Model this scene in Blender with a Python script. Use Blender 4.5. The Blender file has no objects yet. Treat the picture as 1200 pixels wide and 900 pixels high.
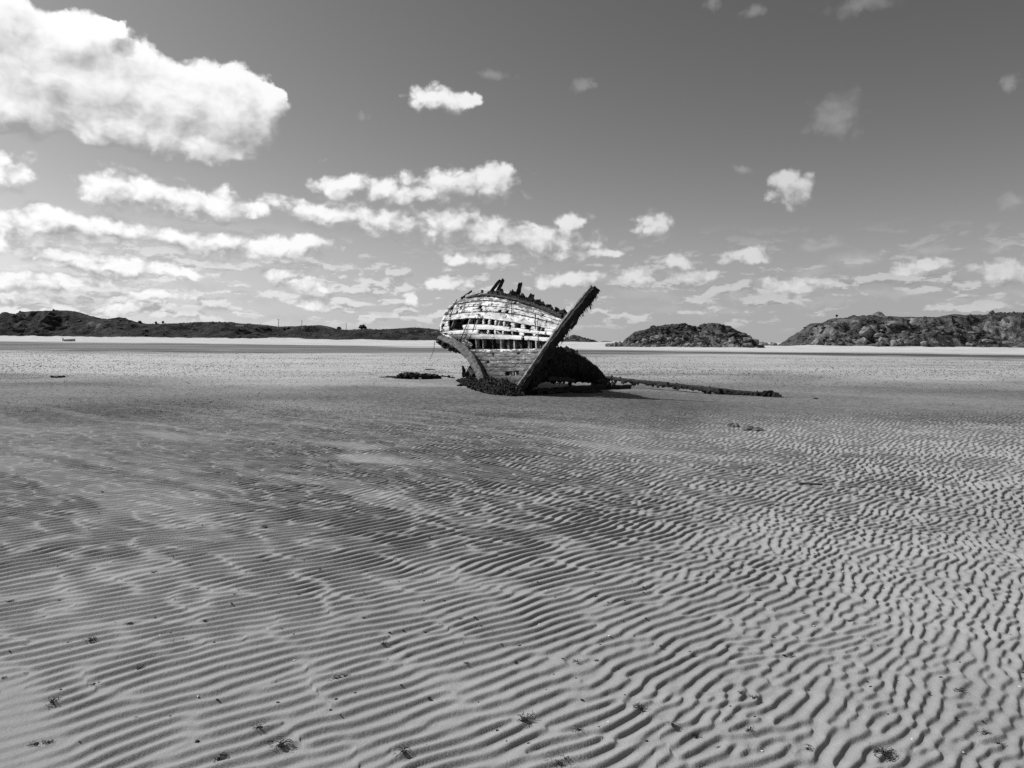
import bpy, math, random
import numpy as np
from mathutils import Vector, Matrix

random.seed(7)
RNG = np.random.default_rng(11)
scene = bpy.context.scene
C = scene.collection
R = math.radians

# ------------------------------------------------------------------ camera
EYE = 1.65
FPX = 901.0                      # focal length for a frame 1200 wide
PITCH, ROLL = R(3.30), R(0.475)
cam = bpy.data.cameras.new('camera')
cam.sensor_width = 36.0
cam.lens = FPX / 1200 * 36.0
cam.clip_start = 0.05
cam.clip_end = 9000
cam_o = bpy.data.objects.new('camera', cam)
C.objects.link(cam_o)
ROT = Matrix.Rotation(math.pi/2 - PITCH, 3, 'X') @ Matrix.Rotation(ROLL, 3, 'Z')
cam_o.matrix_world = Matrix.Translation((0, 0, EYE)) @ ROT.to_4x4()
scene.camera = cam_o


def ray(px, py):
    return ROT @ Vector((px - 600.0, 450.0 - py, -FPX))


def P(px, py, d):
    r = ray(px, py)
    return Vector((0, 0, EYE)) + r * (d / r.y)


def G(px, py, z=0.0):
    r = ray(px, py)
    return Vector((0, 0, EYE)) + r * ((z - EYE) / r.z)


# ------------------------------------------------------------------ numpy noise
class Field:
    """periodic band-limited random field, unit variance"""
    def __init__(self, n, cell, seed, beta=2.0, lo=0.0, hi=1e9, sx=1.0, sy=1.0):
        r = np.random.default_rng(seed)
        w = np.fft.fft2(r.standard_normal((n, n)))
        f = np.fft.fftfreq(n, cell)
        fx, fy = np.meshgrid(f * sx, f * sy)
        k = np.sqrt(fx**2 + fy**2)
        a = np.where(k > 0, np.maximum(k, 1e-9) ** (-beta / 2 - 0.5), 0)
        a *= np.exp(-(k / hi) ** 2) * (1 - np.exp(-(k / max(lo, 1e-6)) ** 2))
        z = np.real(np.fft.ifft2(w * a))
        self.z = ((z - z.mean()) / z.std()).astype(np.float32)
        self.n, self.cell = n, cell

    def __call__(self, x, y):
        return bil(self.z, np.asarray(x) / self.cell, np.asarray(y) / self.cell)


def bil(z, u, v):
    n = z.shape[0]
    u0 = np.floor(u); v0 = np.floor(v)
    a = (u - u0).astype(np.float32); b = (v - v0).astype(np.float32)
    i0 = u0.astype(np.int64) % n; j0 = v0.astype(np.int64) % n
    i1 = (i0 + 1) % n; j1 = (j0 + 1) % n
    return (z[j0, i0]*(1-a)*(1-b) + z[j0, i1]*a*(1-b) + z[j1, i0]*(1-a)*b + z[j1, i1]*a*b)


def gabor(n, cell, lam, ang, srad, stan, seed):
    """complex band-pass field: its phase is a ripple train with natural junctions"""
    r = np.random.default_rng(seed)
    w = np.fft.fft2(r.standard_normal((n, n)) + 1j * r.standard_normal((n, n)))
    f = np.fft.fftfreq(n, cell)
    fx, fy = np.meshgrid(f, f)
    k = np.sqrt(fx**2 + fy**2); th = np.arctan2(fy, fx)
    nx, ny = -math.sin(ang), math.cos(ang)
    dth = np.angle(np.exp(1j * (th - math.atan2(ny, nx))))
    k0 = 1.0 / lam
    a = np.exp(-0.5*((k - k0)/(srad*k0))**2 - 0.5*(dth/stan)**2)
    z = np.fft.ifft2(w * a)
    return (z / np.abs(z).mean()).astype(np.complex64)


def sstep(a, b, x):
    t = np.clip((x - a) / (b - a), 0, 1)
    return t * t * (3 - 2 * t)


# ------------------------------------------------------------------ mesh + material helpers
def link(name, me, mat=None, parent=None, smooth=False):
    if mat is not None and not me.materials:
        me.materials.append(mat)
    if smooth:
        me.polygons.foreach_set('use_smooth', np.ones(len(me.polygons), dtype=bool))
    o = bpy.data.objects.new(name, me)
    C.objects.link(o)
    if parent is not None:
        o.parent = parent
    return o


class MB:
    """collects shapes for ONE mesh"""
    def __init__(self):
        self.v = []; self.f = []

    def add(self, verts, faces):
        n = len(self.v)
        self.v += [tuple(p) for p in verts]
        self.f += [tuple(i + n for i in q) for q in faces]
        return n

    def beam(self, path, w, h, e1, jit=0.0, bevel=0.22, seed=0, n=None, cap_jit=0.0):
        """timber along path; h is its depth along e1, w its width across; w and h may be lists"""
        rr = random.Random(seed)
        pts = [Vector(p) for p in path]
        n = n or max(len(pts), 2)
        m = len(pts) - 1
        wl = w if isinstance(w, (list, tuple)) else [w] * len(pts)
        hl = h if isinstance(h, (list, tuple)) else [h] * len(pts)
        e1l = e1 if isinstance(e1, list) else [e1] * len(pts)
        rings = []
        for i in range(n):
            t = i / (n - 1) * m
            k = min(int(t), m - 1); u = t - k
            p0 = pts[max(k-1, 0)]; p1 = pts[k]; p2 = pts[k+1]; p3 = pts[min(k+2, m)]
            c = 0.5*((2*p1) + (p2-p0)*u + (2*p0-5*p1+4*p2-p3)*u*u + (3*p1-p0-3*p2+p3)*u**3)
            T = (p2 - p1) + ((p3 - p1)*0.5 - (p2 - p1))*u*0.5 + ((p2 - p0)*0.5 - (p2 - p1))*(1-u)*0.5
            T.normalize()
            E = Vector(e1l[k]).lerp(Vector(e1l[k+1]), u)
            E = (E - T * E.dot(T)).normalized()
            S = T.cross(E).normalized()
            ww = (wl[k]*(1-u) + wl[k+1]*u) / 2; hh = (hl[k]*(1-u) + hl[k+1]*u) / 2
            b = min(ww, hh) * bevel
            sec = [(-ww, -hh+b), (-ww+b, -hh), (ww-b, -hh), (ww, -hh+b),
                   (ww, hh-b), (ww-b, hh), (-ww+b, hh), (-ww, hh-b)]
            ring = []
            for (a, d) in sec:
                q = c + S*a + E*d
                q += Vector((rr.uniform(-1, 1), rr.uniform(-1, 1), rr.uniform(-1, 1))) * jit
                if i in (0, n-1):
                    q += T * rr.uniform(-1, 1) * cap_jit
                ring.append(q)
            rings.append(ring)
        verts = [q for r_ in rings for q in r_]
        faces = []
        for i in range(n-1):
            for j in range(8):
                a = i*8 + j; b_ = i*8 + (j+1) % 8
                faces.append((a, b_, b_+8, a+8))
        faces.append(tuple(range(7, -1, -1)))
        faces.append(tuple((n-1)*8 + j for j in range(8)))
        self.add(verts, faces)

    def tube(self, path, rad, sides=6, jit=0.0, seed=0):
        rr = random.Random(seed)
        pts = [Vector(p) for p in path]; n = len(pts)
        rl = rad if isinstance(rad, (list, tuple)) else [rad]*n
        verts = []
        for i, p in enumerate(pts):
            T = (pts[min(i+1, n-1)] - pts[max(i-1, 0)])
            T = T.normalized() if T.length > 1e-9 else Vector((0, 0, 1))
            U = Vector((0, 0, 1)) if abs(T.z) < 0.9 else Vector((1, 0, 0))
            S = T.cross(U).normalized(); U = S.cross(T)
            for j in range(sides):
                a = 2*math.pi*j/sides
                verts.append(p + (S*math.cos(a) + U*math.sin(a))*rl[i]*(1 + rr.uniform(-jit, jit)))
        faces = []
        for i in range(n-1):
            for j in range(sides):
                a = i*sides+j; b = i*sides+(j+1) % sides
                faces.append((a, b, b+sides, a+sides))
        faces.append(tuple(range(sides-1, -1, -1)))
        faces.append(tuple((n-1)*sides+j for j in range(sides)))
        self.add(verts, faces)

    def lump(self, c, rx, ry, rz, seed=0, rough=0.25, sub=1, flat=False):
        rr = random.Random(seed)
        V, F = ICO[sub]
        ph = [rr.uniform(0, 6.28) for _ in range(6)]; fr = [rr.uniform(1.5, 4) for _ in range(6)]
        out = []
        for (x, y, z) in V:
            s = 1 + rough*(math.sin(fr[0]*x+ph[0])*math.sin(fr[1]*y+ph[1]) + 0.6*math.sin(fr[2]*z*1.7+ph[2]+x*fr[3]) + rr.uniform(-.5, .5))
            zz = z*s
            if flat and zz < 0:
                zz *= 0.25
            out.append((c[0]+x*s*rx, c[1]+y*s*ry, c[2]+zz*rz))
        self.add(out, F)

    def box(self, x0, x1, y0, y1, z0, z1, M=None):
        v = [Vector((x, y, z)) for z in (z0, z1) for (x, y) in ((x0, y0), (x1, y0), (x1, y1), (x0, y1))]
        if M is not None:
            v = [M @ p for p in v]
        self.add(v, [(3, 2, 1, 0), (4, 5, 6, 7), (0, 1, 5, 4), (1, 2, 6, 5), (2, 3, 7, 6), (3, 0, 4, 7)])

    def build(self, name, mat, parent=None, smooth=False, origin=None):
        me = bpy.data.meshes.new(name)
        vv = self.v
        if origin is not None:
            vv = [(p[0]-origin[0], p[1]-origin[1], p[2]-origin[2]) for p in vv]
        me.from_pydata(vv, [], self.f)
        me.update()
        o = link(name, me, mat, parent, smooth)
        if origin is not None:
            o.location = origin
        elif parent is not None:
            o.matrix_parent_inverse = Matrix.Translation(parent.location).inverted()
        return o


def _ico():
    import bmesh
    out = {}
    for s in (1, 2, 3):
        bm = bmesh.new()
        bmesh.ops.create_icosphere(bm, subdivisions=s, radius=1.0)
        bm.verts.ensure_lookup_table()
        out[s] = ([tuple(v.co) for v in bm.verts], [tuple(v.index for v in f.verts) for f in bm.faces])
        bm.free()
    return out


ICO = _ico()


def tag(o, label=None, cat=None, group=None, kind=None):
    if label: o['label'] = label
    if cat: o['category'] = cat
    if group: o['group'] = group
    if kind: o['kind'] = kind
    return o


def empty(name, loc=(0, 0, 0)):
    o = bpy.data.objects.new(name, None)
    o.empty_display_size = 0.3
    C.objects.link(o)
    o.location = loc
    return o


class NT:
    def __init__(self, tree):
        self.t = tree

    def n(self, typ, **kw):
        nd = self.t.nodes.new(typ)
        ins = kw.pop('ins', {})
        for k, v in kw.items():
            setattr(nd, k, v)
        for k, v in ins.items():
            self.set(nd.inputs[k], v)
        return nd

    def set(self, sock, v):
        if isinstance(v, bpy.types.NodeSocket):
            self.t.links.new(v, sock)
        else:
            if sock.type == 'RGBA' and isinstance(v, (int, float)):
                v = (v, v, v, 1)
            sock.default_value = v

    def m(self, op, a, b=None, c=None, clamp=False):
        nd = self.t.nodes.new('ShaderNodeMath'); nd.operation = op; nd.use_clamp = clamp
        self.set(nd.inputs[0], a)
        if b is not None: self.set(nd.inputs[1], b)
        if c is not None: self.set(nd.inputs[2], c)
        return nd.outputs[0]

    def vm(self, op, a, b=None, c=None):
        nd = self.t.nodes.new('ShaderNodeVectorMath'); nd.operation = op
        self.set(nd.inputs[0], a)
        if b is not None: self.set(nd.inputs[1], b)
        if c is not None: self.set(nd.inputs[2], c)
        return nd.outputs['Value'] if op in ('LENGTH', 'DOT_PRODUCT', 'DISTANCE') else nd.outputs['Vector']

    def noise(self, vec, scale, detail=4, rough=0.55, dim='3D', dist=0.0):
        nd = self.n('ShaderNodeTexNoise', noise_dimensions=dim)
        self.set(nd.inputs['Vector'], vec)
        nd.inputs['Scale'].default_value = scale
        nd.inputs['Detail'].default_value = detail
        nd.inputs['Roughness'].default_value = rough
        nd.inputs['Distortion'].default_value = dist
        return nd.outputs[0]

    def ss(self, x, a, b, lo=0.0, hi=1.0):
        nd = self.n('ShaderNodeMapRange', interpolation_type='SMOOTHSTEP')
        self.set(nd.inputs[0], x)
        for i, v in enumerate((a, b, lo, hi)):
            self.set(nd.inputs[i+1], v)
        return nd.outputs[0]

    def mix(self, f, a, b):
        nd = self.n('ShaderNodeMix', data_type='FLOAT')
        self.set(nd.inputs[0], f); self.set(nd.inputs[2], a); self.set(nd.inputs[3], b)
        return nd.outputs[0]


def material(name):
    m = bpy.data.materials.new(name)
    m.use_nodes = True
    t = NT(m.node_tree)
    b = m.node_tree.nodes['Principled BSDF']
    return m, t, b


def simple_mat(name, lo, hi, scale=6, rough=0.85, stretch=(1, 1, 1), detail=5, bump=0.3, spec=0.3, bumpscale=None, dist=0.02):
    m, t, b = material(name)
    co = t.n('ShaderNodeNewGeometry').outputs['Position']
    co = t.vm('MULTIPLY', co, stretch)
    nz = t.noise(co, scale, detail, 0.65)
    v = t.ss(nz, 0.3, 0.7, lo, hi)
    t.set(b.inputs['Base Color'], v)
    b.inputs['Roughness'].default_value = rough
    b.inputs['Specular IOR Level'].default_value = spec
    nz2 = t.noise(co, bumpscale or scale*4, 4, 0.65)
    bp = t.n('ShaderNodeBump', ins={'Strength': bump, 'Distance': dist, 'Height': nz2})
    t.set(b.inputs['Normal'], bp.outputs[0])
    return m


# ------------------------------------------------------------------ materials
M = {}
M['dark_timber'] = simple_mat('dark_timber', 0.007, 0.032, 7, 0.8, detail=7, bump=0.8)
M['stem_wood'] = simple_mat('stem_wood', 0.07, 0.30, 6, 0.85, detail=8, bump=0.9)
M['stern_wood'] = simple_mat('stern_wood', 0.025, 0.17, 9, 0.85, detail=8, bump=0.9)
M['grey_timber'] = simple_mat('grey_timber', 0.07, 0.26, 8, 0.85, detail=8, bump=0.8)
M['pale_wood'] = simple_mat('pale_wood', 0.10, 0.45, 9, 0.85, detail=6, bump=0.5)
M['seaweed'] = simple_mat('seaweed', 0.005, 0.040, 11, 0.7, detail=6, bump=0.9, spec=0.15)
M['dry_weed'] = simple_mat('dry_weed', 0.012, 0.07, 60, 0.7, detail=3, bump=0.5)
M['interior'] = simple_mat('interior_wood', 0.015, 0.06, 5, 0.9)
M['cast'] = simple_mat('wet_cast', 0.05, 0.14, 2, 0.8)
M['mound'] = simple_mat('damp_sand_mound', 0.07, 0.15, 14, 0.9)
M['shell'] = simple_mat('white_shell', 0.7, 0.85, 60, 0.5)
M['rock'] = simple_mat('rock', 0.05, 0.27, 0.5, 0.9, detail=9, bump=1.0, dist=0.4, bumpscale=1.2)
M['shrub'] = simple_mat('shrub_leaf', 0.012, 0.10, 0.16, 0.8, detail=8, bump=1.0, dist=0.25, bumpscale=2.5)
M['far_shrub'] = simple_mat('far_shrub_leaf', 0.012, 0.035, 0.1, 0.8, detail=7, bump=1.0, dist=0.4, bumpscale=1.2)
M['house_wall'] = simple_mat('house_render', 0.22, 0.30, 2, 0.9)
M['roof'] = simple_mat('slate_roof', 0.05, 0.08, 2, 0.7)
M['glass'] = simple_mat('window_glass', 0.02, 0.03, 2, 0.2)
M['pole'] = simple_mat('pole_wood', 0.03, 0.06, 2, 0.8)
M['boat'] = simple_mat('boat_paint', 0.25, 0.4, 1.5, 0.6)


def hill_mat(name, veg_lo, veg_hi, rock_lo, rock_hi, rock_amount, scale):
    m, t, b = material(name)
    g = t.n('ShaderNodeNewGeometry')
    co = g.outputs['Position']
    big = t.noise(co, scale*0.25, 5, 0.6)
    fine = t.noise(co, scale*2.2, 8, 0.7)
    veg = t.ss(fine, 0.32, 0.7, veg_lo, veg_hi)
    rk = t.ss(t.noise(co, scale*1.3, 8, 0.7), 0.35, 0.7, rock_lo, rock_hi)
    nz = t.n('ShaderNodeSeparateXYZ'); t.set(nz.inputs[0], g.outputs['True Normal'])
    steep = t.m('SUBTRACT', 1.0, nz.outputs[2])
    f = t.ss(t.m('ADD', t.m('ADD', big, t.m('MULTIPLY', fine, 0.35)), t.m('MULTIPLY', steep, 0.35)), 0.86 - rock_amount, 0.98 - rock_amount)
    t.set(b.inputs['Base Color'], t.mix(f, veg, rk))
    b.inputs['Roughness'].default_value = 0.9
    b.inputs['Specular IOR Level'].default_value = 0.2
    bp = t.n('ShaderNodeBump', ins={'Strength': 1.0, 'Distance': 0.9/scale*0.35, 'Height': fine})
    t.set(b.inputs['Normal'], bp.outputs[0])
    return m


M['far_hill'] = hill_mat('far_hill_heath', 0.006, 0.055, 0.06, 0.17, 0.07, 0.07)
M['headland'] = hill_mat('headland_heath', 0.014, 0.12, 0.08, 0.28, 0.12, 0.20)


# sand ---------------------------------------------------------------------
def sand_material():
    m, t, b = material('tidal_sand')
    co = t.n('ShaderNodeNewGeometry').outputs['Position']
    at = t.n('ShaderNodeAttribute', attribute_name='wet').outputs['Fac']
    dr = t.n('ShaderNodeAttribute', attribute_name='dry').outputs['Fac']
    sp = t.n('ShaderNodeAttribute', attribute_name='speck').outputs['Fac']
    col = t.mix(at, 0.298, 0.066)
    col = t.mix(dr, col, 0.56)
    big = t.noise(co, 0.5, 5, 0.6)
    mid = t.noise(co, 9.0, 4, 0.6)
    grain = t.noise(co, 330.0, 2, 0.7)
    col = t.m('MULTIPLY', col, t.ss(big, 0.25, 0.75, 0.90, 1.10))
    col = t.m('MULTIPLY', col, t.ss(mid, 0.25, 0.75, 0.93, 1.07))
    col = t.m('MULTIPLY', col, t.mix(t.m('MAXIMUM', dr, sp), t.ss(grain, 0.2, 0.8, 0.80, 1.20), 1.0))
    pit = t.noise(t.vm('MULTIPLY', co, (1.0, 0.6, 1.0)), 6.5, 6, 0.75)
    col = t.m('MULTIPLY', col, t.mix(at, 1.0, t.ss(pit, 0.34, 0.66, 0.55, 1.55)))
    # strewn dark casts and shell grit further out, far ripple shading painted in too
    s2 = t.noise(t.vm('MULTIPLY', co, (1.0, 0.45, 1.0)), 9.0, 5, 0.75)
    dk = t.m('MULTIPLY', t.ss(s2, 0.53, 0.64), t.m('MULTIPLY', sp, 0.85))
    col = t.mix(dk, col, 0.085)
    t.set(b.inputs['Base Color'], col)
    rg = t.mix(at, 0.95, 0.75)
    t.set(b.inputs['Roughness'], rg)
    b.inputs['Specular IOR Level'].default_value = 0.08
    hb = t.m('ADD', t.m('MULTIPLY', grain, 0.35), t.m('MULTIPLY', t.noise(co, 60.0, 4, 0.6), 1.0))
    bp = t.n('ShaderNodeBump', ins={'Strength': 0.55, 'Distance': 0.006, 'Height': hb})
    bp2 = t.n('ShaderNodeBump', ins={'Distance': 0.10, 'Height': s2})
    t.set(bp2.inputs['Strength'], t.m('MULTIPLY', sp, 0.55))
    t.set(bp2.inputs['Normal'], bp.outputs[0])
    t.set(b.inputs['Normal'], bp2.outputs[0])
    return m


M['sand'] = sand_material()


# ------------------------------------------------------------------ the sand flat, one sheet
def build_sand():
    ys = [-400, -250, -150, -90, -55, -32, -18, -10, -6, -3.5, -2, -1.0, -0.3, 0.3, 0.8, 1.2, 1.5, 1.7]
    y = 1.85
    while y < 5.0:
        ys.append(y); y += 0.009
    while y < 21.0:
        ys.append(y); y += 0.009 + (y-5)*0.0009
    st = 0.03
    while y < 4000:
        ys.append(y); st = min(st*1.035, y*0.03); y += st
    ys = np.array(ys)
    core = np.linspace(-0.80, 0.80, 1600)
    ext = 0.80 + np.cumsum(np.geomspace(0.006, 9.0, 34))
    ts = np.concatenate([-ext[::-1], core, ext])
    ny, nx = len(ys), len(ts)
    w = np.where(ys > 2.0, ys, 2.0 + (2.0 - ys)*0.6)
    X = (w[:, None] * ts[None, :]).astype(np.float64)
    Y = np.repeat(ys[:, None], nx, 1)
    print('sand grid', ny, nx)

    # --- masks
    f1 = Field(512, 0.25, 1, beta=2.0, lo=0.05, hi=0.8)          # broad
    f2 = Field(1024, 0.06, 2, beta=1.5, lo=0.2, hi=3.0)
    f3 = Field(512, 2.0, 3, beta=2.0, lo=0.004, hi=0.12)         # very broad
    c, s = 0.79, -0.61                                           # run of the smooth bars
    U = X*c + Y*s; V = -X*s + Y*c
    fb = Field(1024, 0.08, 5, beta=1.4, lo=0.25, hi=1.2)
    bars = fb(U*0.14 + f1(X, Y)*0.12, V*2.3 + f1(X+20, Y)*0.45 + f2(X, Y)*0.04)      # stretched along the bars
    bars2 = fb(U*0.30 + 13, V*0.8 + 7)
    barzone = sstep(6.0, 9.0, Y + 0.25*X*0 - 0.35*X) * (1 - sstep(17, 21, Y)) * (1 - sstep(1.5, 6.5, X + (Y-10)*0.25))
    smooth_bar = sstep(0.7, 1.4, bars) * barzone * 0.38
    smooth_any = sstep(1.3, 2.1, bars2)*0.65
    left_flat = sstep(0.1, 1.0, f1(X*0.6+9, Y*0.6)) * sstep(-4.5, -7.5, X) * sstep(7, 10, Y) * 0.25
    amp = (1 - 0.93*smooth_bar) * (1 - smooth_any) * (1 - left_flat)
    amp *= 1.0 + 0.10*np.clip(f1(X+5, Y+3), -1.5, 1.5)
    amp *= 1 - 0.75*sstep(15.5, 20.0, Y + f1(X, Y)*0.9 - 0.12*np.maximum(X, 0)*0)
    amp *= 1 - sstep(20, 26, Y)
    amp = np.clip(amp, 0, 1.25)
    # keep only what the local grid can carry
    cell = np.maximum(np.gradient(ys)[:, None], (np.abs(np.gradient(ts))[None, :] * w[:, None]))
    amp *= 1 - sstep(0.028, 0.055, cell)
    amp *= sstep(1.0, 1.8, ys)[:, None]

    # --- ripple trains
    n, cl = 2048, 0.0125
    A = gabor(n, cl, 0.092, R(42), 0.12, 0.17, 21)
    B = gabor(n, cl, 0.076, R(47), 0.19, 0.38, 22)
    D = gabor(n, cl, 0.098, R(47), 0.17, 0.32, 23)
    wx = f2(X, Y)*0.014 + f1(X*1.3, Y*1.3)*0.07
    wy = f2(X+31, Y+17)*0.014 + f1(X*1.3+40, Y*1.3+11)*0.07
    u = (X + wx)/cl; v = (Y + wy)/cl
    wB = sstep(-1.2, 1.6, X - (Y-3)*0.05 + f1(X*0.8, Y*0.8+50)*0.7)
    wD = sstep(5.5, 9.5, Y + f1(X+70, Y)*0.8)
    wA = (1 - wB)*(1 - 0.8*wD); wBB = wB*(1 - 0.6*wD); wDD = 0.87*wD + 0.08
    Z = bil(A, u, v)*wA + bil(B, u, v)*wBB + bil(D, u, v)*wDD
    mag = np.abs(Z)/np.sqrt(wA**2 + wBB**2 + wDD**2)
    ph = np.angle(Z)
    tt = np.mod(ph/(2*np.pi), 1.0)
    SL = 0.25 + 0.03*wB
    prof = np.where(tt < SL, 0.5 - 0.5*np.cos(np.pi*tt/SL), 0.5 + 0.5*np.cos(np.pi*(tt - SL)/(1 - SL))) - 0.5
    H = 0.0140*(1.50 - 0.48*wB)*(1 + 0.30*wD)
    z = H * amp * (0.50 + 0.50*sstep(0.10, 0.9, mag))*sstep(0.0, 0.10, mag) * prof
    # gentle swells and low bars
    near = 1 - sstep(60, 120, Y)
    z = z + near*(0.022*f1(X, Y)*sstep(3, 9, Y) + 0.006*f2(X*0.7, Y*0.7)*sstep(0.3, 0.0, cell))
    z += smooth_bar*0.010
    # scour round the wreck is shallow; the dry upper beach climbs beyond the wet channel
    shore = 128 - 0.42*(X - 45) + f3(X, Y)*9
    up = Y - shore
    z += np.clip(up, 0, 400)*0.0006 + np.clip(f3(X*2.2, Y*2.2), -0.5, 2)*0.25*sstep(20, 120, up)
    # dunes at the foot of the far hills
    z += sstep(380, 640, Y)*sstep(-60, -220, X)*(0.15 + 0.7*np.clip(f3(X*1.6+300, Y*0.8), 0, 2))*(1 - sstep(800, 1000, Y))
    z -= sstep(900, 1200, Y)*3.0

    wet = sstep(13.5, 17.5, Y + f1(X*0.7, Y*0.7)*1.0 + 0.10*X)*(1 - sstep(25, 43, Y + f3(X*4, Y*4)*3.0 + fb(X*0.08, Y*0.3)*2.2))
    wet = np.maximum(wet*0.92*(0.82 + 0.14*np.clip(f1(X*.5, Y*.5), -1, 1)), 0)
    wet *= 1 - 0.5*sstep(-5, -13, X)*(1 - sstep(24, 30, Y))
    wet *= 1 - 0.30*sstep(3, 12, X)
    wet *= 1 - 0.5*smooth_bar
    chan = sstep(74, 98, Y + f3(X*3, Y*3)*6)*(1 - sstep(-14, 4, up + f3(X*4, Y*8)*6))
    wet = np.maximum(wet, chan*(np.clip(0.62 + 0.30*sstep(-20, 40, X) + 0.16*f3(X*2, Y*14), 0.2, 1)))
    wet = np.maximum(wet, 0.5*sstep(0.9, 1.6, fb(X*0.05+3, Y*0.35))*sstep(38, 42, Y)*(1 - sstep(70, 85, Y)))
    wet = np.clip(wet, 0, 1)
    light = sstep(25, 43, Y + f3(X*4, Y*4)*3.0 + fb(X*0.08, Y*0.3)*2.2)*(1 - chan)*(1 - sstep(-8, 2, up))
    dry = np.clip(sstep(-14, 22, up + f3(X*4, Y*10)*5)*(0.84 + 0.12*f3(X*5, Y*12)) + 0.55*light*(0.72 + 0.42*sstep(10, -25, X) + 0.12*np.clip(f3(X*5, Y*9), -1.5, 1.5)) + 0.10*smooth_bar*0.9, 0, 1)
    speck = (sstep(22, 32, Y)*(1 - sstep(80, 90, Y)) + 0.9*sstep(13, 18, Y)*(1 - sstep(22, 32, Y)))
    speck *= np.clip(0.8 + 0.45*fb(X*0.06, Y*0.25), 0, 1)

    verts = np.stack([X, Y, z], -1).reshape(-1, 3).astype(np.float32)
    idx = np.arange(ny*nx, dtype=np.int32).reshape(ny, nx)
    q = np.stack([idx[:-1, :-1], idx[:-1, 1:], idx[1:, 1:], idx[1:, :-1]], -1).reshape(-1, 4)
    me = bpy.data.meshes.new('sand')
    me.vertices.add(len(verts)); me.vertices.foreach_set('co', verts.ravel())
    me.loops.add(q.size); me.loops.foreach_set('vertex_index', q.ravel())
    me.polygons.add(len(q)); me.polygons.foreach_set('loop_start', np.arange(0, q.size, 4, dtype=np.int32))
    me.update(calc_edges=False)
    for nm, arr in (('wet', wet), ('dry', dry), ('speck', speck)):
        a = me.attributes.new(nm, 'FLOAT', 'POINT')
        a.data.foreach_set('value', arr.ravel().astype(np.float32))
    o = link('sand', me, M['sand'], smooth=True)
    tag(o, 'broad tidal sand flat covered in wavy ripples', 'sand', kind='structure')

    def zat(x, yy):
        i = int(np.clip(np.searchsorted(ys, yy) - 1, 0, ny-2))
        ww = 2.0 + (2.0-yy)*0.6 if yy < 2 else yy
        j = int(np.clip(np.searchsorted(ts, x/ww) - 1, 0, nx-2))
        return float(z[i:i+2, j:j+2].mean())
    return zat


ZAT = build_sand()


# ------------------------------------------------------------------ far land
def hill(name, crest, dc, W, mat, label, nx=260, ny=60, rough=0.22, nscale=0.05, seed=1, pw=2.0, zbase=0.0, ends=(0.0, 0.0)):
    px = np.array([c[0] for c in crest], float); py = np.array([c[1] for c in crest], float)
    pp = np.linspace(px[0], px[-1], nx)
    yy = np.interp(pp, px, py)
    k = np.array([.25, .5, .25]); yp = np.convolve(np.pad(yy, 1, 'edge'), k, 'valid'); yy = 0.5*yy + 0.5*yp
    xs = np.zeros(nx); hs = np.zeros(nx)
    for i in range(nx):
        p = P(pp[i], yy[i], dc)
        xs[i] = p.x; hs[i] = max(p.z - zbase, 0.05)
    vs = np.linspace(-1, 1, ny)
    Xg = np.repeat(xs[None, :], ny, 0)
    bend = np.interp(np.linspace(0, 1, nx), [0, .12, .88, 1], [ends[0], 1, 1, ends[1]])
    Yg = dc + vs[:, None]*W*(0.35 + 0.65*bend[None, :])
    prof = (1 - np.abs(vs)**pw)[:, None]
    f = Field(512, 1.0/nscale/16, seed, beta=2.0, lo=nscale*0.5, hi=nscale*7)
    fr = f(Xg, Yg)
    bil_ = 1 - np.abs(f(Xg*1.7+100, Yg*1.7))*0.8
    env = np.sqrt(np.clip(prof, 0, 1))*(1 - 0.65*np.exp(-(vs[:, None]/0.18)**2))
    z = zbase - 0.6 + (hs[None, :]+0.6)*prof + hs[None, :]*rough*(0.7*fr + 0.6*bil_ - 0.5)*env*np.clip(prof*0+np.abs(vs[:, None])*2.2, 0.12, 1)
    los = EYE + (hs[None, :] + zbase - EYE)*(Yg/dc)
    z = np.where(Yg <= dc + 0.01, np.minimum(z, los - 0.02*hs[None, :]*np.clip(-vs[:, None]*6, 0, 1)), z)
    Xg = Xg + f(Xg*1.3, Yg*1.3+50)*rough*2.0*env*0.4
    verts = np.stack([Xg, Yg, z], -1).reshape(-1, 3)
    idx = np.arange(nx*ny).reshape(ny, nx)
    q = np.stack([idx[:-1, :-1], idx[:-1, 1:], idx[1:, 1:], idx[1:, :-1]], -1).reshape(-1, 4)
    me = bpy.data.meshes.new(name)
    me.from_pydata(verts.tolist(), [], q.tolist()); me.update()
    o = link(name, me, mat, smooth=False)
    tag(o, label, 'hill', kind='structure')
    return Xg, Yg, z, vs


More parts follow.
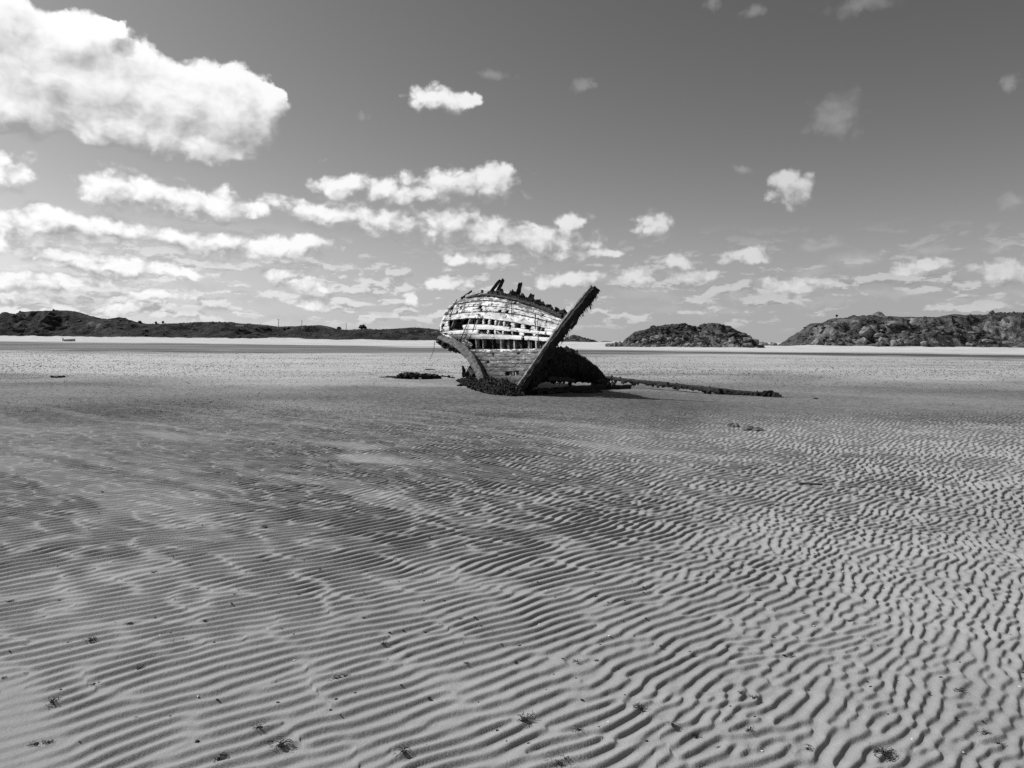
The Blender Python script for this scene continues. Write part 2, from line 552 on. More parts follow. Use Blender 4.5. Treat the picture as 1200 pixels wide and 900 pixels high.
def scatter(name, grid, n, mat, size, label, cat, vrange=(-1, 0.2), aspect=(0.45, 0.85), seed=3, sub=1, rough=0.3, sink=0.2, bias=1.0, keep=None, patch=None):
    Xg, Yg, z, vs = grid
    rr = random.Random(seed)
    mb = MB()
    ny, nx = z.shape
    js = [j for j in range(ny) if vrange[0] <= vs[j] <= vrange[1]]
    k = 0
    while k < n:
        j = js[int(len(js)*rr.random()**bias)]; i = rr.randrange(nx)
        if keep and not keep(Xg[j, i], Yg[j, i], z[j, i], rr):
            if rr.random() < 0.02: k += 1
            continue
        if patch is not None and patch(Xg[j, i], Yg[j, i]*0.6) < rr.uniform(-.9, .9):
            if rr.random() < 0.02: k += 1
            continue
        s = rr.uniform(*size)*(0.4 + 1.6*rr.random()**4)
        a = rr.uniform(*aspect)
        mb.lump((Xg[j, i] + rr.uniform(-1, 1)*s, Yg[j, i] + rr.uniform(-1, 1)*s, z[j, i] - s*a*sink), s*rr.uniform(.8, 1.5), s*rr.uniform(.8, 1.3), s*a, seed=rr.random(), rough=rough, sub=sub)
        k += 1
    o = mb.build(name, mat)
    tag(o, label, cat, kind='stuff')
    return o


LEFT = [(-420, 372), (-300, 366), (-150, 372), (-60, 372), (0, 371), (15, 370), (40, 365), (60, 364), (82, 363.5), (92, 366), (100, 369), (118, 373), (130, 375), (150, 377.5), (165, 379),
        (190, 379.5), (230, 378.6), (250, 377), (270, 377.5), (300, 380), (327, 383), (345, 383), (358, 382), (370, 381.3), (383, 383), (395, 385.5),
        (410, 386.5), (430, 385), (440, 386.3), (465, 385), (485, 383.5), (500, 384.5), (520, 387), (560, 391), (600, 393), (640, 398), (660, 401)]
g = hill('far_hill', LEFT, 760, 110, M['far_hill'], 'long low dark heath hill behind the far white beach', nx=520, ny=90, rough=0.30, nscale=0.016, seed=4, pw=1.7)
scatter('hill_scrub', g, 3500, M['far_shrub'], (0.45, 1.1), 'dark scrub scattered over the long far hill', 'scrub', vrange=(-0.95, 0.1), seed=5)
GL = g
g = hill('far_hill', [(630, 404), (648, 402.5), (655, 400), (662, 397), (668, 393.5), (672, 392), (677, 393.2), (684, 396), (692, 398.8), (700, 402), (706, 404.5)], 620, 30, M['headland'],
         'small cone shaped hill just right of the leaning stem', nx=90, ny=40, rough=0.2, nscale=0.05, seed=6, ends=(.3, .3), pw=1.8)
scatter('hill_scrub', g, 220, M['far_shrub'], (0.5, 1.1), 'dark scrub on the small cone hill', 'scrub', vrange=(-0.8, 0.1), seed=15)
hill('far_hill', [(690, 404), (700, 401), (708, 399.5), (716, 400), (726, 402.5), (735, 405)], 700, 25, M['far_hill'],
     'very low far hill between the cone hill and rocky islet', nx=60, ny=30, rough=0.2, nscale=0.05, seed=7, ends=(.3, .3))

ISL = [(728, 406.5), (731, 402), (733, 400), (736, 396.5), (742, 393.5), (750, 389.5), (761, 385.5), (770, 383), (780, 382), (789, 381), (801, 380.5), (807, 383), (812.5, 387.5), (818, 383), (826, 380),
       (834, 379), (842, 381), (850, 384), (858, 386.5), (864, 388), (869, 391.5), (873, 395), (876, 400), (878, 406.5)]
g = hill('rocky_islet', ISL, 216, 15, M['headland'], 'rocky scrub covered islet with two rounded humps', nx=220, ny=70, rough=0.22, nscale=0.09, seed=8, ends=(.35, .35), pw=2.2)
scatter('islet_scrub', g, 2400, M['shrub'], (0.2, 0.55), 'dark bushy scrub covering the rocky islet', 'scrub', vrange=(-0.85, 0.3), seed=9, patch=Field(512, 0.4, 62, beta=2.2, lo=0.03, hi=0.6),
        keep=lambda x, y, z, r: z > 1.1)
scatter('islet_boulders', g, 520, M['rock'], (0.25, 0.7), 'pale boulders round the foot of the rocky islet', 'boulders', vrange=(-1.0, -0.55), seed=10, sub=2, rough=0.22, bias=1.4, aspect=(.5, .9))
GI = g

HEAD = [(915, 410), (920, 404.5), (924, 401), (930, 397), (937, 390.5), (944, 384.5), (950, 380), (955, 378.5), (962, 378.5), (967, 378), (972, 376), (985, 374.2), (1000, 373), (1025, 371.5), (1050, 371.3),
        (1075, 371.5), (1100, 371.5), (1108, 369.5), (1118, 367.8), (1135, 369.5), (1150, 369), (1160, 369.3), (1180, 368), (1200, 367), (1260, 366), (1330, 362), (1420, 366), (1560, 372), (1700, 384), (1780, 402)]
g = hill('headland', HEAD, 322, 34, M['headland'], 'broad rocky scrub covered headland on the right', nx=620, ny=120, rough=0.25, nscale=0.045, seed=12, ends=(.3, .5), pw=2.4)
scatter('headland_scrub', g, 5200, M['shrub'], (0.32, 0.85), 'dark bushy scrub covering the right headland', 'scrub', vrange=(-0.9, 0.15), seed=13, patch=Field(512, 0.6, 61, beta=2.2, lo=0.02, hi=0.4),
        keep=lambda x, y, z, r: z > 1.8)
scatter('headland_boulders', g, 420, M['rock'], (0.5, 1.5), 'pale boulders along the foot of the right headland', 'boulders', vrange=(-1.0, -0.62), seed=14, sub=2, rough=0.22, bias=1.5,
        keep=lambda x, y, z, r: x < 175 or r.random() < 0.2)
GH = g

# rocks on the sand beside the islet
def rock(px, py, wpx, hpx, d, label, seed):
    p = P(px, py, d); s = d/FPX
    mb = MB()
    rr = random.Random(seed)
    for k in range(4):
        mb.lump((rr.uniform(-.3, .3)*wpx*s, rr.uniform(-.3, .3)*wpx*s, hpx*s*0.2), wpx*s*rr.uniform(.25, .5), wpx*s*rr.uniform(.3, .5), hpx*s*rr.uniform(.45, .85), seed=seed*10+k, rough=0.2, sub=2, flat=True)
    o = mb.build('rock', M['rock'])
    o.location = (p.x, p.y, max(p.z, -0.1))
    tag(o, label, 'rock')


rock(716, 406.8, 11, 5, 210, 'low dark rock left of the rocky islet, nearest its tip', 31)
rock(724, 406.5, 10, 6, 212, 'knobbly rock touching the left tip of the rocky islet', 32)
rock(893, 405, 16, 4, 330, 'low far rock in the gap right of the rocky islet', 33)
rock(906, 405.5, 9, 4, 330, 'low far rock touching the left tip of the headland', 34)

# ------------------------------------------------------------------ sun and sky
SUN_EL = R(42.3)
SUN_AZ = math.atan2(-0.966, 0.26)          # from +Y towards +X
sd = Vector((math.sin(SUN_AZ)*math.cos(SUN_EL), math.cos(SUN_AZ)*math.cos(SUN_EL), math.sin(SUN_EL)))
sun = bpy.data.lights.new('sun', 'SUN')
sun.energy = 4.4
sun.angle = R(0.53)
sun.color = (1.0, 1.0, 1.0)                # black and white photograph
so = bpy.data.objects.new('sun', sun)
C.objects.link(so)
so.rotation_euler = (-sd).to_track_quat('-Z', 'Y').to_euler()
so.location = (-30, 10, 40)

BIG = [
 (35, 82, 112, 76), (120, 98, 108, 70), (200, 128, 110, 62), (266, 128, 68, 56), (10, 118, 95, 42), (85, 46, 66, 36), (-5, 28, 60, 50), (128, 34, 22, 14), (235, 172, 70, 22), (310, 128, 28, 36), (150, 150, 80, 30),
]
DENSE = [
 (10, 205, 40, 17), (0, 190, 16, 12),
 (160, 228, 72, 25), (118, 226, 36, 20), (238, 240, 85, 20), (300, 246, 36, 12),
 (60, 264, 52, 22), (25, 270, 46, 18), (130, 268, 66, 18), (0, 284, 26, 14),
 (250, 288, 70, 18), (330, 290, 72, 15), (205, 280, 34, 16),
 (140, 313, 84, 11), (90, 300, 60, 7), (215, 322, 50, 6),
 (398, 222, 38, 15), (444, 222, 34, 15), (535, 220, 70, 22), (580, 214, 30, 25), (490, 230, 50, 12),
 (388, 249, 58, 17), (455, 260, 56, 19), (515, 262, 56, 22), (570, 270, 56, 20), (622, 280, 56, 16), (668, 283, 34, 14), (560, 301, 62, 10), (655, 297, 70, 8),
 (662, 260, 30, 12), (762, 264, 27, 13), (720, 296, 18, 6),
 (512, 117, 44, 14), (552, 118, 22, 8),
 (325, 318, 34, 8), (355, 333, 46, 9), (372, 354, 22, 9), (528, 335, 38, 9), (475, 353, 15, 7),
 (682, 329, 42, 12), (642, 330, 26, 9), (752, 327, 24, 11),
 (40, 338, 60, 9), (112, 331, 66, 9), (180, 345, 60, 8), (60, 353, 80, 7), (150, 360, 60, 6), (20, 322, 50, 8),
 (925, 333, 52, 10), (1085, 312, 44, 11), (1178, 322, 42, 14), (930, 222, 35, 18), (818, 324, 34, 9), (800, 305, 28, 11), (872, 302, 30, 9),
]
THIN = [
 (578, 88, 24, 8), (865, 199, 16, 8), (1192, 238, 28, 14), (1198, 95, 12, 16), (988, 134, 46, 30), (1010, 4, 60, 15), (838, 4, 16, 12), (882, 14, 16, 10), (685, 100, 10, 10),
 (1005, 303, 55, 15), (1098, 291, 40, 12), (965, 286, 36, 9), (950, 319, 28, 9), (1150, 352, 70, 9), (1185, 342, 30, 9), (880, 347, 80, 8), (760, 347, 50, 9), (965, 355, 70, 8), (775, 362, 60, 8),
 (560, 346, 40, 8), (436, 346, 20, 6), (240, 362, 60, 8), (330, 372, 60, 7), (230, 335, 50, 8), (455, 366, 50, 7), (840, 366, 60, 6), (1165, 293, 25, 5), (428, 134, 8, 6), (376, 187, 6, 4), (720, 330, 60, 9),
 (300, 352, 40, 9), (1040, 345, 60, 7),
]


def azel(px, py):
    r = ray(px, py).normalized()
    return math.atan2(r.x, r.y), math.asin(r.z)


world = bpy.data.worlds.new('World')
scene.world = world
world.use_nodes = True
wt = NT(world.node_tree)
bg = world.node_tree.nodes['Background']
sky = wt.n('ShaderNodeTexSky', sky_type='NISHITA')
sky.sun_disc = False
sky.sun_elevation = SUN_EL
sky.sun_rotation = SUN_AZ
sky.altitude = 0; sky.air_density = 1.0; sky.dust_density = 1.2; sky.ozone_density = 1.0
STR = 0.10
CL = 10.0        # units of the background strength
# hold the sky just above the murk of the last few degrees
vs_ = wt.n('ShaderNodeSeparateXYZ'); wt.set(vs_.inputs[0], wt.n('ShaderNodeTexCoord').outputs['Generated'])
vc_ = wt.n('ShaderNodeCombineXYZ'); wt.set(vc_.inputs[0], vs_.outputs[0]); wt.set(vc_.inputs[1], vs_.outputs[1])
zz = wt.n('ShaderNodeMath', operation='SMOOTH_MAX'); wt.set(zz.inputs[0], vs_.outputs[2]); zz.inputs[1].default_value = 0.075; zz.inputs[2].default_value = 0.08
wt.set(vc_.inputs[2], zz.outputs[0])
wt.set(sky.inputs[0], wt.vm('NORMALIZE', vc_.outputs[0]))
bw = wt.vm('DOT_PRODUCT', sky.outputs[0], (0.85, 0.25, -0.10))      # red-filtered black and white conversion
bw = wt.m('MULTIPLY', wt.m('POWER', wt.m('MULTIPLY', wt.m('MAXIMUM', bw, 0.0), 1.05/4.5), 1.22), 4.5)
dirv = wt.vm('NORMALIZE', wt.n('ShaderNodeTexCoord').outputs['Generated'])
sep = wt.n('ShaderNodeSeparateXYZ'); wt.set(sep.inputs[0], dirv)
az = wt.m('ARCTAN2', sep.outputs[0], sep.outputs[1])
el = wt.m('ARCSINE', sep.outputs[2])
comb = wt.n('ShaderNodeCombineXYZ'); wt.set(comb.inputs[0], az); wt.set(comb.inputs[1], el)
p0 = comb.outputs[0]
# wobble so that outlines never read as ellipses
wob = wt.n('ShaderNodeTexNoise', noise_dimensions='2D')
wt.set(wob.inputs['Vector'], p0); wob.inputs['Scale'].default_value = 17; wob.inputs['Detail'].default_value = 5; wob.inputs['Roughness'].default_value = 0.6
wobv = wt.vm('MULTIPLY', wt.vm('SUBTRACT', wob.outputs['Color'], (0.5, 0.5, 0.5)), (0.050, 0.026, 0.0))
p1 = wt.vm('ADD', p0, wobv)


def chain(vec, blobs):
    cur = None
    for (cx, cy, rx, ry) in blobs:
        if blobs is BIG: rx, ry = rx*.90, ry*.90
        if blobs is DENSE: rx, ry = rx*1.03, ry*1.28
        a, e = azel(cx, cy)
        a2, _ = azel(cx + rx*0.5, cy); a1, _ = azel(cx - rx*0.5, cy)
        _, e2 = azel(cx, cy - ry*0.5); _, e1 = azel(cx, cy + ry*0.5)
        sx = 1/(a2 - a1); sy = 1/(e2 - e1)
        q = wt.vm('LENGTH', wt.vm('MULTIPLY_ADD', vec, (sx, sy, 0), (-a*sx, -e*sy, 0)))
        if cur is None:
            cur = q
        else:
            nd = wt.n('ShaderNodeMath', operation='SMOOTH_MIN')
            wt.set(nd.inputs[0], cur); wt.set(nd.inputs[1], q); nd.inputs[2].default_value = 0.22
            cur = nd.outputs[0]
    return wt.m('SUBTRACT', 1.0, cur)


def bump(vec, scale, detail=0):
    n_ = wt.noise(vec, scale, detail, 0.5, dim='2D')
    return wt.m('ABSOLUTE', wt.m('MULTIPLY_ADD', n_, 2.6, -1.3))


low = wt.ss(el, 0.03, 0.17)


def cloud_noise(vec, det):
    st_ = wt.vm('MULTIPLY', vec, (1.0, 1.3, 1.0))
    b_ = wt.m('ADD', wt.m('MULTIPLY', bump(st_, 21, 1), 0.70), wt.m('MULTIPLY', bump(st_, 52, 1), 0.36))
    f_ = wt.m('SUBTRACT', wt.noise(st_, 30, det, 0.60, dim='2D'), 0.5)
    f2_ = wt.m('SUBTRACT', wt.noise(st_, 95, 3, 0.6, dim='2D'), 0.5)
    return wt.m('ADD', wt.m('ADD', wt.m('SUBTRACT', b_, 0.34), wt.m('MULTIPLY', f_, 1.15)), wt.m('MULTIPLY', f2_, wt.mix(low, 0.75, 0.30)))


SHV = (-0.011, 0.017, 0)
pw_ = wt.vm('ADD', p0, wt.vm('MULTIPLY', wobv, (0.35, 0.35, 0.0)))
nsum = cloud_noise(pw_, 6)
nsums = cloud_noise(wt.vm('ADD', pw_, SHV), 3)
p1s = wt.vm('ADD', p1, SHV)


def squash(a):
    return wt.m('MINIMUM', a, 1.35)


bd = wt.m('MAXIMUM', wt.m('MULTIPLY_ADD', chain(p1, BIG), 3.4, 0.60), wt.m('MULTIPLY', chain(p1, DENSE), 1.25))
bs = wt.m('MAXIMUM', wt.m('MULTIPLY_ADD', chain(p1s, BIG), 3.4, 0.60), wt.m('MULTIPLY', chain(p1s, DENSE), 1.25))
bt = chain(p1, THIN)
dd = wt.m('ADD', bd, nsum)
ds = wt.m('ADD', bs, nsums)


def sat(v):
    v = wt.m('MAXIMUM', v, 0.0)
    return wt.m('DIVIDE', v, wt.m('ADD', v, 1.5))


light = wt.m('ADD', wt.m('MULTIPLY', wt.m('SUBTRACT', sat(bd), sat(bs)), 1.0), wt.m('MULTIPLY', wt.m('SUBTRACT', nsum, nsums), 0.19))
under = wt.ss(wt.m('SUBTRACT', bd, bs), 0.0, -0.5)
ad = wt.ss(wt.m('DIVIDE', dd, wt.mix(under, 0.62, 0.95)), -0.10, 1.0)
dt = wt.m('ADD', bt, wt.m('MULTIPLY', nsum, 0.8))
atn = wt.m('MULTIPLY', wt.ss(dt, -0.10, 1.0), wt.ss(el, 0.12, 0.35, 0.46, 0.30))
small = wt.ss(el, 0.25, 0.17)
light = wt.m('SUBTRACT', wt.m('ADD', light, wt.m('MULTIPLY', wt.m('MULTIPLY', wt.m('SUBTRACT', nsum, nsums), small), 0.24)), wt.mix(small, 0.03, 0.13))
lit = wt.ss(light, -0.42, 0.26, 0.0, 1.0)
side = wt.ss(az, -0.45, 0.45, 1.0, 0.74)
cv = wt.m('MULTIPLY', wt.m('MULTIPLY', wt.mix(lit, 0.36, 1.02), side), CL)
ctn = wt.m('MULTIPLY', 0.50, CL)
adm = wt.m('MULTIPLY', wt.m('MULTIPLY', ad, wt.ss(az, -0.1, 0.35, 0.97, 0.80)), wt.ss(el, 0.01, 0.13, 0.78, 1.0))
# the many small far cumulus rows low over the horizon
plow = wt.vm('MULTIPLY', pw_, (1.0, 2.9, 1.0))
L1 = wt.noise(plow, 30, 6, 0.6, dim='2D')
L1s = wt.noise(wt.vm('ADD', plow, (-0.006, 0.020, 0)), 30, 4, 0.6, dim='2D')
L0 = wt.noise(plow, 8, 2, 0.6, dim='2D')
band = wt.m('MULTIPLY', wt.ss(el, 0.008, 0.030), wt.ss(el, 0.15, 0.06))
amt = wt.ss(az, -0.60, 0.10, 0.12, -0.03)
dl = wt.m('ADD', wt.m('ADD', L1, wt.m('MULTIPLY', wt.m('SUBTRACT', L0, 0.5), 0.8)), amt)
al = wt.m('MULTIPLY', wt.m('MULTIPLY', wt.ss(dl, 0.48, 0.64), band), 0.66)
cl_ = wt.m('MULTIPLY', wt.m('MULTIPLY', wt.mix(wt.ss(wt.m('SUBTRACT', L1, L1s), -0.12, 0.08), 0.42, 0.90), side), CL)
bw = wt.mix(al, bw, cl_)
c1 = wt.mix(atn, bw, ctn)
c2 = wt.mix(adm, c1, cv)
# nothing but clear sky below the horizon line or behind the list
up = wt.ss(sep.outputs[2], -0.01, 0.005)
c3 = wt.mix(up, bw, c2)
wt.set(bg.inputs['Color'], c3)
bg.inputs['Strength'].default_value = STR

# ------------------------------------------------------------------ the wreck
LINES = [
 [(541, 351.5), (555, 348.5), (570, 346.2), (590, 348.5), (610, 353.0), (630, 359.5), (650, 367.5), (662, 372.0)],
 [(531, 357), (550, 354), (570, 352), (590, 354), (610, 358), (630, 363.5), (650, 370.8), (660.5, 374.5)],
 [(525.5, 363), (545, 360), (565, 358), (590, 360), (610, 363.3), (630, 368.2), (648, 374), (658, 377.3)],
 [(521.5, 369.5), (540, 366.5), (565, 364.7), (590, 366.2), (610, 369), (630, 373), (646, 377.8), (655.5, 380.6)],
 [(518.5, 376.5), (535, 374.3), (550, 372.8), (570, 373.8), (590, 376.2), (610, 379.5), (630, 383.2), (652, 386.4)],
 [(516.3, 383), (532, 381), (550, 379.6), (570, 380.2), (590, 382), (610, 384.8), (630, 387.6), (650, 390)],
 [(516.5, 388.5), (530, 387.3), (545, 386.3), (562, 386.1), (580, 386.8), (600, 388.5), (620, 390.4), (647, 393)],
 [(521, 392), (535, 391.5), (550, 391.3), (565, 391.2), (595, 392.2), (620, 393.6), (645.5, 395.2)],
 [(531, 397.2), (545, 397.3), (560, 397.4), (580, 397.4), (600, 397.7), (620, 398.6), (642, 399.8)],
 [(544, 409), (557, 409.6), (570, 409.6), (590, 409), (610, 408.5), (636, 408.2)],
 [(549, 413.8), (575, 413.8), (600, 413.2), (632.5, 412.6)],
 [(553, 418.3), (575, 418.2), (600, 417.7), (629, 417)],
 [(557, 422.6), (578, 422.4), (600, 422), (626, 421.5)],
 [(560, 426.8), (580, 426.7), (600, 426.3), (622.5, 425.8)],
 [(563, 430.8), (582, 430.8), (600, 430.6), (619.5, 430.2)],
 [(566, 435), (585, 435), (600, 435), (616, 434.6)],
 [(569, 439.5), (586, 440), (600, 440), (613, 439.5)],
 [(573, 445.5), (589, 446), (600, 446.5), (609, 446)],
 [(579, 456), (590, 457.5), (600, 458.5), (603, 458.5)],
]
NL = len(LINES)
STEM_B, STEM_T = 22.9, 22.0


def stem_d(py):
    return STEM_T + (STEM_B - STEM_T)*(py - 337)/(464 - 337)


DL = np.interp(np.arange(NL), [0, 3, 6, 9, 13, 18], [29.6, 30.3, 30.3, 29.0, 27.6, 26.6])
NF = 176
F = np.linspace(0, 1, NF)
LX = np.zeros((NL, NF)); LY = np.zeros((NL, NF))
for i, ln in enumerate(LINES):
    a = np.array(ln, float)
    f = (a[:, 0]-a[0, 0])/(a[-1, 0]-a[0, 0])
    LX[i] = np.interp(F, f, a[:, 0])
    yy = np.interp(F, f, a[:, 1])
    k = np.hanning(15); k /= k.sum()
    LY[i] = np.convolve(np.pad(yy, 7, 'reflect', reflect_type='odd'), k, 'valid')


def hull(f, v, off=0.0):
    """point on the outer skin; f 0 at the stern end .. 1 at the stem, v line index; off moves it inboard"""
    v = min(max(v, 0), NL-1.0001); i = int(v); u = v - i
    px = (1-u)*np.interp(f, F, LX[i]) + u*np.interp(f, F, LX[i+1])
    py = (1-u)*np.interp(f, F, LY[i]) + u*np.interp(f, F, LY[i+1])
    dl = DL[i]*(1-u) + DL[i+1]*u
    g = 1 - f
    dr = stem_d(py) + 0.10
    d = dr + (dl - dr)*(0.70*g + 0.30*g**5)
    return P(px, py, d + off), px, py


STERN_CURL = 9


def hullx(f, v):
    """like hull, but f < 0 carries the skin on round the stern and away from the camera"""
    if f >= 0:
        return hull(f, v)
    p, px, py = hull(0, v)
    q = -f/0.06
    ang = min(q, 1)*math.pi*0.62
    rad = 0.9
    return p + Vector((rad*(1-math.cos(ang))*0.9, rad*math.sin(ang)*1.3, 0)), px - 1, py


def normal(f, v):
    e = 0.01
    a = hullx(f+e, v)[0] - hullx(f-e, v)[0]
    b = hullx(f, v+0.3)[0] - hullx(f, v-0.3)[0]
    n = a.cross(b).normalized()
    view = hullx(f, v)[0] - Vector((0, 0, EYE))
    if n.dot(view) > 0 and f > 0.02:
        n = -n
    return n


WREF = G(592, 452)
wreck = empty('shipwreck', (WREF.x, WREF.y, 0))
tag(wreck, 'large derelict wooden boat hull with flaking white planks leaning on the sand', 'shipwreck')

ROW1 = [(526, 543.2, 'tall'), (544.3, 548.6), (549.4, 553.2), (554.2, 559.2), (560, 565.4), (567.4, 572.6), (574.4, 580.2), (582.3, 590), (592.4, 598.8), (603.2, 610.3), (616, 622.3), (630.2, 637.8)]
ROW2 = [(562.3, 570.8), (573.0, 579.4), (581.3, 588.8), (590.6, 600.2), (601.4, 609.0), (614.3, 618.3), (619, 624.8), (627.5, 644)]
NIB = [(562, 360.5, 2.2, 1.3), (585.5, 364.3, 1.6, 1.0), (594, 365.8, 2.2, 1.6), (553, 368.4, 4.5, .8), (564, 362, 1.4, 2.2), (604, 355.5, 2, .9), (540, 361, 1.2, 2.4), (536, 366, .9, 3.2),
       (571.5, 424.5, 2.6, 1.7), (578, 415.8, 1.6, 1.3), (597, 424.3, 1.6, .9), (608, 414.5, 2.0, 1.2), (618, 381.3, 3.4, 1.6), (613.3, 396.2, 1.8, 2.0), (520, 381, 1.4, 1.2), (523, 391, 2.0, 1.2),
       (545, 392.5, 1.2, 3), (529.5, 391.5, 1.6, 1.6), (541, 398, 1.4, 3), (547.5, 403, 1.5, 3), (636, 369.8, 1.5, .8), (622, 366.3, 1.3, .6), (555, 357, 1.2, .9), (528, 371.5, 1, 2.5)]

_r = random.Random(55)
for _ in range(34):
    _v = _r.uniform(0.3, 8.0); _f = _r.random()**1.2
    _p = hull(_f, round(_v) + _r.choice([-.12, .12, .5]))
    NIB.append((_p[1], _p[2], _r.uniform(.6, 1.9), _r.uniform(.4, .95)))
for _ in range(10):
    _p = hull(_r.uniform(.1, .95), _r.choice([10, 11, 12, 13, 14]) + _r.uniform(-.2, .2))
    NIB.append((_p[1], _p[2], _r.uniform(1.0, 3.2), _r.uniform(.3, .6)))
NIB += [(561, 388.7, .7, 2.5), (606.5, 389.2, .8, 2.0), (640, 390.8, 1.1, 1.6), (579.5, 395, .6, 2.6), (631, 397, .9, 2.2), (598, 384.5, 1.0, 1.4), (548, 389, .7, 2.2)]


def is_hole(px, py, v, rr):
    if 4.0 <= v <= 5.0:
        for w in ROW1:
            if w[0]-.35 < px < w[1]+.35: return True
    if 5.0 <= v <= 6.0 and 526.5 < px < 542.5:
        return True
    if 6.0 <= v <= 7.0:
        for w in ROW2:
            if w[0]-.35 < px < w[1]+.35: return True
    if 8.0 <= v <= 9.0:
        if px > 551.5 or (px > 547 and py < 402): return True
    if 15.0 <= v <= 16.0 and 592 < px < 608.5 and not 600.3 < px < 602.3:
        return True
    for (a, b, rx, ry) in NIB:
        if ((px-a)/rx)**2 + ((py-b)/ry)**2 < 1: return True
    return False


def build_planking():
    rr = random.Random(5)
    verts = []; faces = []; uv = []; att = []
    cols = [-0.06*(STERN_CURL-k)/STERN_CURL for k in range(STERN_CURL)] + list(F)
    nc = len(cols)
    acc = 0.0
    for r in range(NL-1):
        ga = rr.uniform(.02, .06); gb = rr.uniform(.02, .06)
        sub = 4 if 8 <= r < 9 else 3
        vs = [r + ga + (1-ga-gb)*k/(sub-1) for k in range(sub)]
        # plank butts and small misfits
        seg = np.zeros(nc); butt = np.zeros(nc, bool)
        c0 = 0; off = rr.uniform(-.012, .012)
        nxt = rr.randint(25, 70)
        for c in range(nc):
            if c >= nxt:
                off = rr.uniform(-.014, .014); butt[c] = True; nxt = c + rr.randint(28, 75)
            seg[c] = off
        wob = [math.sin(c*0.13+r*2)*0.006 + rr.uniform(-.002, .002) for c in range(nc)]
        base = len(verts)
        info = []
        for layer in (0, 1):
            for k, v in enumerate(vs):
                for c, f in enumerate(cols):
                    ve = v + (rr.uniform(-.02, .02) if k in (0, sub-1) else 0)
                    p, px, py = hullx(f, ve)
                    n = normal(max(f, 0.0), v) if f >= 0 else (p - hullx(0.0, ve)[0] - Vector((0.9*0.9, 0, 0))).normalized()
                    o_ = seg[c] + wob[c] + (0.010 if 0 < k < sub-1 else 0)
                    verts.append(p + n*(o_ - layer*0.055))
                    uv.append((c*0.05, r + (k/(sub-1))*0.98 + 0.01))
                    att.append(v)
                    if layer == 0: info.append((px, py))
        keep = np.ones((sub-1, nc-1), bool)
        for k in range(sub-1):
            for c in range(nc-1):
                px = 0.25*sum(info[(k+a)*nc + c+b][0] for a in (0, 1) for b in (0, 1))
                py = 0.25*sum(info[(k+a)*nc + c+b][1] for a in (0, 1) for b in (0, 1))
                if (cols[c] >= 0 and is_hole(px, py, r+0.5, rr)) or butt[c+1] and False:
                    keep[k, c] = False
                if butt[c] and rr.random() < 0.5:
                    keep[k, c] = False
                if r == 0 and k == 0 and rr.random() < 0.25 and c > 60:
                    keep[k, c] = False
                if cols[c] < 0.03 and rr.random() < (0.35 if r > 4 else 0.12):
                    keep[k, c] = False
        L = sub*nc
        def vid(layer, k, c): return base + layer*L + k*nc + c
        for k in range(sub-1):
            for c in range(nc-1):
                if not keep[k, c]: continue
                a, b, c2, d = (k, c), (k, c+1), (k+1, c+1), (k+1, c)
                faces.append([vid(0, *a), vid(0, *d), vid(0, *c2), vid(0, *b)])
                faces.append([vid(1, *a), vid(1, *b), vid(1, *c2), vid(1, *d)])
                for (e0, e1, kk, cc) in ((a, b, k-1, c), (b, c2, k, c+1), (c2, d, k+1, c), (d, a, k, c-1)):
                    if not (0 <= kk < sub-1 and 0 <= cc < nc-1 and keep[kk, cc]):
                        faces.append([vid(0, *e0), vid(0, *e1), vid(1, *e1), vid(1, *e0)])
    me = bpy.data.meshes.new('planking')
    me.from_pydata([(v[0]-WREF.x, v[1]-WREF.y, v[2]) for v in verts], [], faces)
    me.update()
    ul = me.uv_layers.new(name='planks')
    li = np.zeros(len(me.loops), dtype=np.int32); me.loops.foreach_get('vertex_index', li)
    ul.data.foreach_set('uv', np.array(uv, np.float32)[li].ravel())
    a = me.attributes.new('strake', 'FLOAT', 'POINT'); a.data.foreach_set('value', np.array(att, np.float32))
    return link('planking', me, M['planks'], wreck)


